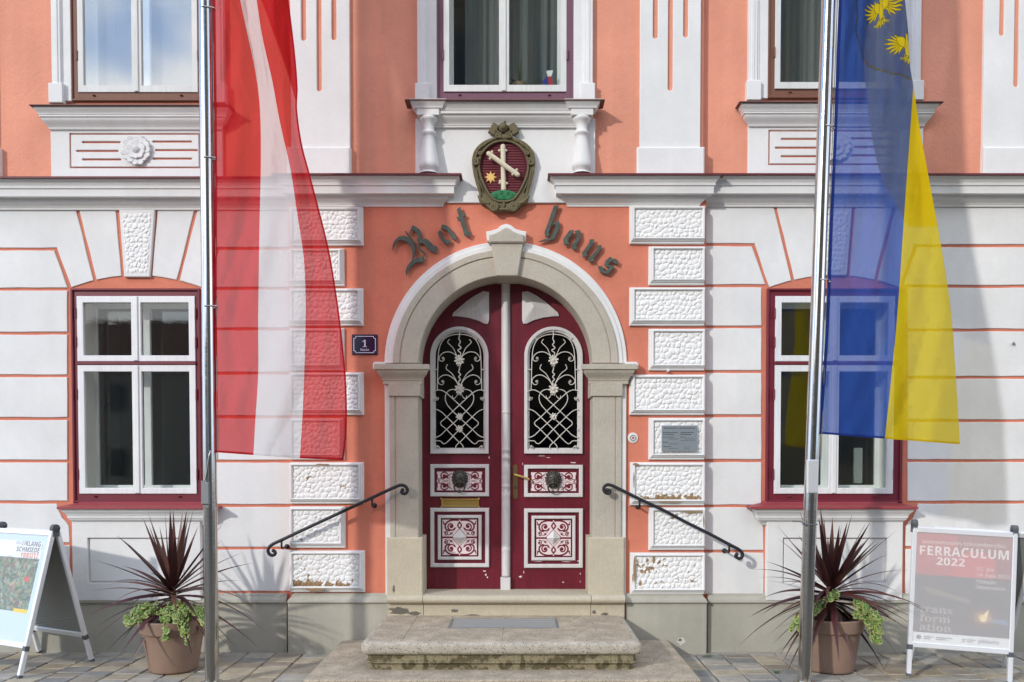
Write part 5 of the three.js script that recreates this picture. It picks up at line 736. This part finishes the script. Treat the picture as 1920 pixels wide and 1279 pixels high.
  mesh('folded_edge', sheet((s, t) => { const v = lerp(VTOP, 425, t), u = lerp(Rr(v), Math.min(Rr(v) - 0.2, F(v)), s), z = Z((u - L(v)) / (Rr(v) - L(v)), v) - 0.001 - 0.04 * Math.sqrt(s), p = W(u, v, z); return [p[0], p[1], z, p[0], p[1]]; }, 12, 70), yel, o, true);
}
// ================= plant pots =================
M.pot = std({ color: lin(0.31, 0.20, 0.145), roughness: 0.75, map: rep(tMottle, 2), bumpMap: rep(tStucco, 3), bumpScale: 0.001 }); M.soil = std({ color: lin(0.035, 0.024, 0.015), roughness: 1 });
M.cordy = [[0.075, 0.022, 0.022], [0.055, 0.018, 0.02], [0.10, 0.032, 0.026], [0.12, 0.05, 0.035]].map((c) => std({ color: lin(...c), roughness: 0.42, side: THREE.DoubleSide }));
M.stem = std({ color: lin(0.16, 0.085, 0.05), roughness: 0.85, map: rep(tGrain, 8) });
M.ivy = std({ vertexColors: true, color: lin(1, 1, 1), roughness: 0.55, side: THREE.DoubleSide });
function bladeGeo(base, dir, L, droop, w, tw) {
  const n = 12, pos = [], idx = [], side = V3(-dir.z, 0, dir.x); if (side.lengthSq() < 1e-4) side.set(1, 0, 0); side.normalize().applyAxisAngle(dir, tw);
  const P = (t) => base.clone().addScaledVector(dir, L * t).add(V3(0, -droop * L * t * t, 0));
  for (let i = 0; i <= n; i++) { const t = i / n, p = P(t), wd = w * (0.55 + 0.9 * Math.sin(Math.PI * Math.pow(t, 0.75))) * Math.pow(Math.max(0, 1 - t), 0.55) + 0.0004, q = P(Math.min(1, t + 0.02)).sub(P(Math.max(0, t - 0.02))).normalize(), up = q.clone().cross(side).normalize(); const a = p.clone().addScaledVector(side, wd).addScaledVector(up, wd * 0.35), b = p.clone().addScaledVector(side, -wd).addScaledVector(up, wd * 0.35); pos.push(a.x, a.y, a.z, p.x, p.y, p.z, b.x, b.y, b.z); }
  for (let i = 0; i < n; i++) for (const k of [0, 1]) { const a = i * 3 + k; idx.push(a, a + 1, a + 4, a, a + 4, a + 3); }
  const g = new THREE.BufferGeometry(); g.setAttribute('position', new THREE.Float32BufferAttribute(pos, 3)); g.setIndex(idx); g.computeVertexNormals(); return g;
}
function ivyGeo(strands, seed, n) {
  const R = rngOf(seed), pos = [], col = [], stems = []; const push = (p, c) => { pos.push(p.x, p.y, p.z); col.push(...c); };
  for (let i = 0; i < n; i++) {
    const st = strands[i % strands.length], t = Math.pow(R(), 0.8), c = st(t), s = 0.012 + 0.019 * R(), sp = c[3] * (0.5 + 1.5 * R() * R()), p = V3(c[0] + (R() - 0.5) * sp, c[1] + (R() - 0.5) * sp, c[2] + (R() - 0.5) * sp);
    const nrm = V3((R() - 0.5) * 1.3, 0.35 + R() * 0.5, 0.5 + R() * 0.8).normalize(), a = V3(0, 1, 0).cross(nrm).normalize().applyAxisAngle(nrm, (R() - 0.5) * 1.6), b = nrm.clone().cross(a);
    const yg = R(), grn = yg < 0.25 ? [0.10, 0.20, 0.03] : [0.055, 0.14, 0.025], rim = yg < 0.25 ? [0.24, 0.32, 0.05] : [0.50, 0.52, 0.16];
    const pt = (x, y, h = 0) => p.clone().addScaledVector(a, x * s).addScaledVector(b, y * s).addScaledVector(nrm, h * s);
    const out = [[0, -1], [-0.75, -0.8], [-0.5, -0.25], [-0.95, 0.15], [-0.4, 0.35], [0, 1.1], [0.4, 0.35], [0.95, 0.15], [0.5, -0.25], [0.75, -0.8]], inn = out.map(([x, y]) => [x * 0.55, y * 0.55]);
    for (let k = 0; k < out.length; k++) { const m = (k + 1) % out.length, A = pt(...out[k], -0.15), B = pt(...out[m], -0.15), C = pt(...inn[k]), D = pt(...inn[m]), O = pt(0, -0.1, 0.05); push(A, rim); push(B, rim); push(D, grn); push(A, rim); push(D, grn); push(C, grn); push(C, grn); push(D, grn); push(O, grn); }
  }
  const g = new THREE.BufferGeometry(); g.setAttribute('position', new THREE.Float32BufferAttribute(pos, 3)); g.setAttribute('color', new THREE.Float32BufferAttribute(col, 3)); g.computeVertexNormals(); return g;
}
for (const [uc, vTop, seed, where, strandPx] of [[325, 1158, 31, 'beside the red and white flag pole', [[[290, 1135], [255, 1142], [236, 1165], 0.07], [[300, 1140], [262, 1150], [240, 1172], 0.06], [[318, 1140], [308, 1165], [312, 1196], 0.06], [[335, 1138], [338, 1170], [352, 1205], 0.07], [[350, 1140], [350, 1160], [345, 1185], 0.08], [[365, 1140], [378, 1150], [384, 1168], 0.06], [[320, 1130], [340, 1138], [372, 1146], 0.08], [[290, 1145], [330, 1150], [340, 1160], 0.08]]], [1556, 1155, 57, 'beside the blue and yellow flag pole', [[[1530, 1140], [1505, 1150], [1482, 1180], 0.07], [[1525, 1135], [1515, 1150], [1500, 1185], 0.07], [[1540, 1128], [1530, 1138], [1525, 1150], 0.07], [[1600, 1135], [1625, 1150], [1640, 1200], 0.08], [[1610, 1130], [1640, 1150], [1650, 1185], 0.08], [[1605, 1140], [1635, 1165], [1648, 1205], 0.05], [[1570, 1112], [1560, 1118], [1552, 1122], 0.06], [[1600, 1128], [1620, 1135], [1655, 1165], 0.06]]]]) {
  const zc = 0.72, x = WX(uc, 1200, zc), yR = WY(vTop, zc), rb = 0.195, rt = 0.272, o = group('plant_pot', null, [x, 0, zc]);
  tag(o, `taupe plastic plant pot with wide rim, ${where}`, 'plant pot', 'pots before the facade');
  const rim = yR - 0.115, pf = [[0.001, 0.006], [rb - 0.012, 0.006], [rb, 0.012], [rb + 0.004, 0.03], [rt - 0.022, rim - 0.004], [rt - 0.004, rim], [rt - 0.002, rim + 0.012], [rt + 0.012, yR - 0.012], [rt + 0.009, yR - 0.002], [rt, yR], [rt - 0.012, yR - 0.004], [rt - 0.02, yR - 0.05]];
  mesh('pot_shell', lathe(pf, 56), M.pot, o); mesh('pot_soil', (() => { const g = new THREE.CylinderGeometry(rt - 0.018, rt - 0.03, 0.03, 40); g.translate(0, yR - 0.055, 0); return g; })(), M.soil, o);
  const pl = group('cordyline', null, [x, yR - 0.05, zc]); tag(pl, `spiky dark red cordyline growing in the pot ${where}`, 'plant', 'cordylines in pots');
  const R = rngOf(seed), hS = WY(1103, zc) - yR + 0.05; mesh('stem', [tube([[0, -0.02, 0], [0.006, hS * 0.5, 0.004], [0.0, hS + 0.05, 0]], 0.022, 14, 9)], M.stem, pl);
  const N = seed > 40 ? 82 : 62; for (let i = 0; i < N; i++) {
    const k = i / N, az = i * 2.39996 + R() * 0.5, el = lerp(1.5, -0.55, Math.pow(k, 0.85)) + (R() - 0.5) * 0.22, L = lerp(0.60, 0.74, Math.sin(k * Math.PI)) * (0.82 + 0.3 * R()) * (k > 0.8 ? 0.86 : 1), droop = lerp(0.03, 0.52, ss(0.1, 0.75, k)) * (0.6 + 0.7 * R());
    const dir = V3(Math.cos(az) * Math.cos(el), Math.sin(el), Math.sin(az) * Math.cos(el) * 0.9).normalize(), base = V3(Math.cos(az) * 0.016, hS + lerp(0.06, -0.14, k), Math.sin(az) * 0.016);
    if (dir.z * L < -0.5) dir.z *= 0.7; if (dir.z > 0.45 && k > 0.6) { dir.z *= 0.5; dir.y += 0.25; dir.normalize(); }
    mesh('leaf', bladeGeo(base, dir, L, droop, 0.0185 + 0.007 * R(), (R() - 0.5) * 0.9), M.cordy[R() * 4 | 0], pl, true);
  }
  const iv = group('trailing_ivy'); tag(iv, `variegated ivy spilling over the pot ${where}`, 'ivy', 'ivy in pots');
  const strands = strandPx.map(([a, b, c, w]) => (t) => { const z0 = zc + 0.18, z2 = zc + 0.30, q = (p, z) => [...W(p[0], p[1], z), z], A = q(a, z0), B = q(b, zc + 0.27), C = q(c, z2), m = (i) => (1 - t) * (1 - t) * A[i] + 2 * t * (1 - t) * B[i] + t * t * C[i]; return [m(0), m(1), m(2), w * (1 - 0.45 * t)]; });
  const ig = mesh('ivy_leaves', ivyGeo(strands, seed + 3, 430), M.ivy, iv, true); ig.userData.kind = 'stuff';
  mesh('ivy_stems', strands.map((s) => tube([0, 0.3, 0.6, 1].map((t) => s(t).slice(0, 3)), 0.003, 12, 5)), M.stem, iv).userData.kind = 'stuff';
}
// ================= advertising easels =================
function easel(pos, turn, label, poster, roll = 0, w = 0.37, H = 1.22, Df = 0.32, Dr = 0.32, twist = 0, veil = 0.92) {
  const glareVeil = phy({ color: lin(0.93, 0.93, 0.93), roughness: 0.3, transmission: veil, thickness: 0 });      // added milky sheet: sun glare on the poster put into its whiteness
  const o = group('a_frame_sign', null, [pos[0], pos[2] || 0, pos[1]]); o.rotation.y = turn; o.rotation.z = roll; o.rotation.order = 'YXZ'; tag(o, label, 'sign board', 'a-frame sign boards');
  const yb = 0.245;
  for (const s of [1, -1]) {
    const fr = new THREE.Group(); fr.name = s > 0 ? 'front_frame' : 'rear_frame'; const D = s > 0 ? Df : Dr; fr.position.set(s > 0 ? 0 : twist, H, 0); fr.rotation.x = -s * Math.atan2(D, H); o.add(fr);      // hangs from the hinge; local y runs down the slope
    const Ls = Math.hypot(D, H), yl = -Ls, fz = s * 0.012, t = 0.019, y0 = -(Ls - yb);
    for (const m of [-1, 1]) { mesh('leg', box(m * w - 0.017, yl, fz - t, m * w + 0.017, -0.03, fz + t, 0.004), M.easelFrame, fr); mesh('leg_foot', box(m * w - 0.018, yl - 0.004, fz - t - 0.001, m * w + 0.018, yl + 0.02, fz + t + 0.001, 0.003), M.plasticGrey, fr); mesh('leg_joint', box(m * w - 0.019, y0 - 0.03, fz - t - 0.002, m * w + 0.019, y0 + 0.012, fz + t + 0.002, 0.003), M.plasticGrey, fr); }
    mesh('top_rail', box(-w + 0.017, -0.075, fz - t, w - 0.017, -0.03, fz + t, 0.005), M.easelFrame, fr); mesh('bottom_rail', box(-w + 0.017, y0 - 0.01, fz - t, w - 0.017, y0 + 0.035, fz + t, 0.005), M.easelFrame, fr);
    mesh('back_sheet', box(-w + 0.012, y0 + 0.02, fz - 0.004, w - 0.012, -0.06, fz + 0.003), M.backSheet, fr);
    if (poster) { const px0 = -w + 0.017, px1 = w - 0.017, py0 = y0 + 0.034, py1 = -0.074; const g = new THREE.PlaneGeometry(px1 - px0, py1 - py0); if (s < 0) g.rotateY(Math.PI); g.translate(0, (py0 + py1) / 2, fz + s * 0.009); mesh('poster', g, poster, fr, true); mesh('glare_sheet', g.clone().translate(0, 0, s * 0.004), glareVeil, fr, true); }
  }
  for (const m of [-1, 1]) { const g = new THREE.CylinderGeometry(0.036, 0.036, 0.04, 20); g.rotateZ(Math.PI / 2); g.translate(m * w, H - 0.005, 0); mesh('hinge_cap', [g, box(m * w - 0.02, H - 0.075, -0.034, m * w + 0.02, H - 0.005, 0.034, 0.006)], M.plasticGrey, o); }
  mesh('stay', rod([w - 0.03, 0.42, -Dr * 0.62], [w - 0.03, 0.42, Df * 0.62], 0.004), M.zincGrey, o);
}
M.backSheet = std({ color: lin(0.30, 0.31, 0.30), roughness: 0.5, metalness: 0.4 });
const film = (t) => std({ map: t, roughness: 0.7 });
const posterR = canvasTex(660, 950, (x, w, h) => {
  x.fillStyle = '#c9493e'; x.fillRect(0, 0, w, h); x.fillStyle = '#a8503f'; x.fillRect(w * 0.43, 0, w, h * 0.38); x.fillStyle = '#d8463c'; x.beginPath(); x.arc(w * 0.62, h * 0.3, 150, 0, 7); x.fill();
  x.fillStyle = '#5f4f4b'; x.fillRect(0, h * 0.385, w, h); for (let i = 0; i < 60; i++) { const R = rngOf(i + 4); x.globalAlpha = 0.10; x.fillStyle = R() > 0.5 ? '#8b7468' : '#43373a'; x.beginPath(); x.ellipse(R() * w, h * (0.4 + 0.55 * R()), 60 + 120 * R(), 20 + 50 * R(), R() * 3, 0, 7); x.fill(); } x.globalAlpha = 1;
  x.fillStyle = '#8d7a68'; x.beginPath(); x.moveTo(60, h * 0.49); x.lineTo(380, h * 0.58); x.lineTo(400, h * 0.625); x.lineTo(90, h * 0.545); x.fill();
  x.fillStyle = '#7c8db0'; x.beginPath(); x.moveTo(500, h * 0.73); x.lineTo(640, h * 0.75); x.lineTo(650, h * 0.79); x.lineTo(500, h * 0.77); x.fill();
  for (const [r, c] of [[120, 'rgba(200,120,60,.25)'], [70, 'rgba(240,170,80,.45)'], [34, 'rgba(255,220,140,.9)']]) { x.fillStyle = c; x.beginPath(); x.ellipse(478, h * 0.735, r * 0.9, r * 0.8, 0, 0, 7); x.fill(); } x.fillStyle = '#ffe9a8'; x.beginPath(); x.moveTo(455, h * 0.77); x.quadraticCurveTo(480, h * 0.70, 515, h * 0.66); x.quadraticCurveTo(512, h * 0.73, 495, h * 0.775); x.fill();
  x.fillStyle = '#f6efe9'; x.font = '42px serif'; x.fillText('Internationales Schmiedetreffen', 40, 92, 580); x.font = 'bold 112px sans-serif'; x.fillText('FERRACULUM', 16, 192, 630); x.font = 'bold 92px sans-serif'; x.fillText('2022', 140, 272, 240); x.font = '40px serif'; x.fillText('17. bis', 420, 300); x.fillText('19. Juni 2022', 420, 350, 230); x.fillText('Ybbsitz', 420, 408); x.fillText('Österreich', 420, 456);
  x.fillStyle = '#b8aaa0'; x.font = 'bold 86px serif'; x.fillText('trans', 40, 690); x.fillText('form', 40, 768); x.fillText('ation', 40, 846);
  x.fillStyle = '#f4f4f2'; x.fillRect(0, h - 88, w, 88); x.fillStyle = '#77797c'; x.font = 'bold 42px sans-serif'; x.fillText('ybbsitz', 450, h - 32); x.beginPath(); x.arc(42, h - 44, 18, 0, 7); x.fill(); for (const [a, b] of [[75, 70], [160, 110], [340, 26], [375, 55]]) { x.fillRect(a, h - 56, b, 8); x.fillRect(a, h - 40, b * 0.7, 8); }
});
const posterL = canvasTex(660, 950, (x, w, h) => {
  x.fillStyle = '#cfe2f0'; x.fillRect(0, 0, w, h); x.fillStyle = '#f1f4f5'; x.fillRect(0, 60, w - 60, 150); const R = rngOf(3), y0 = 215, y1 = 690; x.fillStyle = '#4f6a4c'; x.fillRect(0, y0, w - 60, y1 - y0);
  for (let i = 0; i < 900; i++) { x.globalAlpha = 0.55; x.fillStyle = ['#5f7d52', '#385440', '#8fa06a', '#6c8f8a', '#b9a58a', '#7b5148', '#a9b8b2'][R() * 7 | 0]; x.beginPath(); x.ellipse(R() * (w - 70), y0 + 10 + R() * (y1 - y0 - 20), 8 + 46 * R() * R(), 6 + 26 * R() * R(), R() * 3, 0, 7); x.fill(); } x.globalAlpha = 1; x.fillStyle = '#d0454a'; x.beginPath(); x.ellipse(500, 400, 34, 24, 0.3, 0, 7); x.fill(); x.fillStyle = '#cfe2f0'; x.fillRect(w - 60, 0, 60, h); x.fillRect(0, y1, w, h - y1); x.fillStyle = '#f0d020'; x.fillRect(420, y1 - 26, 180, 34);
  x.fillStyle = '#333a42'; x.font = 'bold 60px sans-serif'; x.textAlign = 'right'; x.fillText('//KLANG', w - 78, 104); x.fillText('SCHMIEDE', w - 78, 158); x.fillStyle = '#d2663f'; x.fillText('YBBSITZ', w - 78, 210); x.fillStyle = '#555c63'; x.font = '34px sans-serif'; x.fillText('2022', 330, 90);
  x.fillRect(w - 66, 70, 4, 60);
});
easel([-4.29, 0.534], -0.477, 'silver a-frame board with pale blue landscape poster, seen from its side', film(posterL));
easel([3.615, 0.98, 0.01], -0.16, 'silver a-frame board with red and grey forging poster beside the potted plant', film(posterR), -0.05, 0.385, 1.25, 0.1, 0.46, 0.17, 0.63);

// ================= behind the glass =================
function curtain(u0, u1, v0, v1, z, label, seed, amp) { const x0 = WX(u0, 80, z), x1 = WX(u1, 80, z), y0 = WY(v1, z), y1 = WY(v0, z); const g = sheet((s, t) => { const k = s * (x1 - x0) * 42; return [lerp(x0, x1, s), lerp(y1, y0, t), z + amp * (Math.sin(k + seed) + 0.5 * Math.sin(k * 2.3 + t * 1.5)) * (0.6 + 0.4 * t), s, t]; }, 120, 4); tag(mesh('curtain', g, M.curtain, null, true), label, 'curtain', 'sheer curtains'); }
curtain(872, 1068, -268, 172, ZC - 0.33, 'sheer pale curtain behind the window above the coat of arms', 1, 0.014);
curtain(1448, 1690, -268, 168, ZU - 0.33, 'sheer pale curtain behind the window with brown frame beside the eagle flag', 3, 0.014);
{
  const z = ZC - 0.12, o = group('house_plant'); tag(o, 'small green potted plant with upright leaves on the sill above the coat of arms', 'plant'); const b = W(972, 166, z), mg = std({ color: lin(0.035, 0.075, 0.025), roughness: 0.5, side: THREE.DoubleSide });
  mesh('pot', lathe([[0.001, 0], [0.045, 0], [0.06, 0.07], [0.064, 0.075], [0.055, 0.07]], 20).translate(b[0], b[1] - 0.03, z), M.pot, o);
  for (const [dx, L, w, az] of [[0.10, 0.37, 0.02, 0.2], [-0.02, 0.24, 0.018, 2.5], [0.35, 0.18, 0.014, 0.5]]) mesh('leaf', bladeGeo(V3(b[0], b[1] + 0.02, z), V3(dx, 1, 0.04).normalize(), L, 0.02, w, az), mg, o, true);
  for (const [dx, dy, L] of [[0.9, 0.25, 0.24], [-0.9, 0.3, 0.14], [0.8, 0.5, 0.2], [-0.6, 0.6, 0.12], [1, 0.05, 0.3]]) mesh('leaf', bladeGeo(V3(b[0], b[1] + 0.03, z + 0.01), V3(dx, dy, 0.15).normalize(), L, 0.25, 0.016, 0.4), mg, o, true);
  const p = W(1031, 145, z), fl = group('paper_flag'); tag(fl, 'tiny white, blue and red paper flag leaning inside the window', 'paper flag'); const band = (a, c, c0) => mesh('flag_band', slab([[p[0] - 0.04 + a * 0.5, p[1] + 0.06 - a * 0.04], [p[0] + 0.02, p[1] + 0.065], [p[0] + 0.012, p[1] - 0.01]].map(([x, y]) => [x, y - c0]), z, z + 0.002), c, fl);
  mesh('flag_paper', slab([[p[0] - 0.035, p[1] + 0.06], [p[0] + 0.03, p[1] + 0.064], [p[0] + 0.015, p[1] + 0.01], [p[0] - 0.02, p[1] + 0.005]].reverse(), z, z + 0.002), M.sash, fl); mesh('flag_paper', slab([[p[0] - 0.02, p[1] + 0.004], [p[0] + 0.015, p[1] + 0.009], [p[0] + 0.03, p[1] - 0.075], [p[0] - 0.01, p[1] - 0.08]].reverse(), z, z + 0.002), std({ color: lin(0.45, 0.03, 0.04), roughness: 0.8 }), fl); mesh('flag_paper', slab([[p[0] - 0.022, p[1] + 0.02], [p[0] - 0.012, p[1] - 0.08], [p[0] - 0.075, p[1] - 0.05]].reverse(), z, z + 0.002), std({ color: lin(0.02, 0.04, 0.25), roughness: 0.8 }), fl);
}
{ // papers hung inside the lower window beside the eagle flag
  const z = -0.28, [x0, y0, x1, y1] = pr(1600, 840, 1617, 906, z); tag(mesh('hanging_notice', box(x0, y0, z, x1, y1, z + 0.002), std({ color: lin(0.4, 0.41, 0.42), roughness: 0.7, map: rep(tGrain, 9, 30) })), 'narrow white printed notice hanging inside the window under the blue and yellow flag', 'notice');
}
// ================= across the street (seen only as reflections) =================
function house(x0, x1, z0, z1, h, wallM, roofM, label, cols, rows) {
  const o = group('street_house'); tag(o, label, 'building', 'houses across the street');
  mesh('house_wall', box(x0, -0.02, z0, x1, h, z1), wallM, o); const pk = Math.min(3, (z1 - z0) * 0.4); const g = slab([[-z1 - 0.4, h], [-z0 + 0.4, h], [-(z0 + z1) / 2, h + pk]], x0 - 0.3, x1 + 0.3); g.rotateY(Math.PI / 2); mesh('house_roof', g, roofM, o);
  for (let i = 0; i < cols; i++) for (let j = 0; j < rows; j++) { const cx = lerp(x0, x1, (i + 0.5) / cols), cy = h * (j + 0.5) / rows; mesh('house_window', box(cx - 0.5, cy - 0.75, z0 - 0.03, cx + 0.5, cy + 0.75, z0 + 0.01), M.houseWin, o); }
}
M.houseWin = std({ color: lin(0.03, 0.035, 0.04), roughness: 0.15 }); M.tile = std({ color: lin(0.14, 0.06, 0.04), roughness: 0.9 });
house(-3.0, 13, 15, 24, 15, std({ color: lin(0.20, 0.16, 0.11), roughness: 0.9 }), M.tile, 'tall brown plaster house across the street from the town hall', 6, 3);
house(-46, -6, 38, 46, 7.0, std({ color: lin(0.30, 0.27, 0.22), roughness: 0.9 }), M.tile, 'long low house across the square from the town hall', 9, 2);

renderer.render(scene, camera);
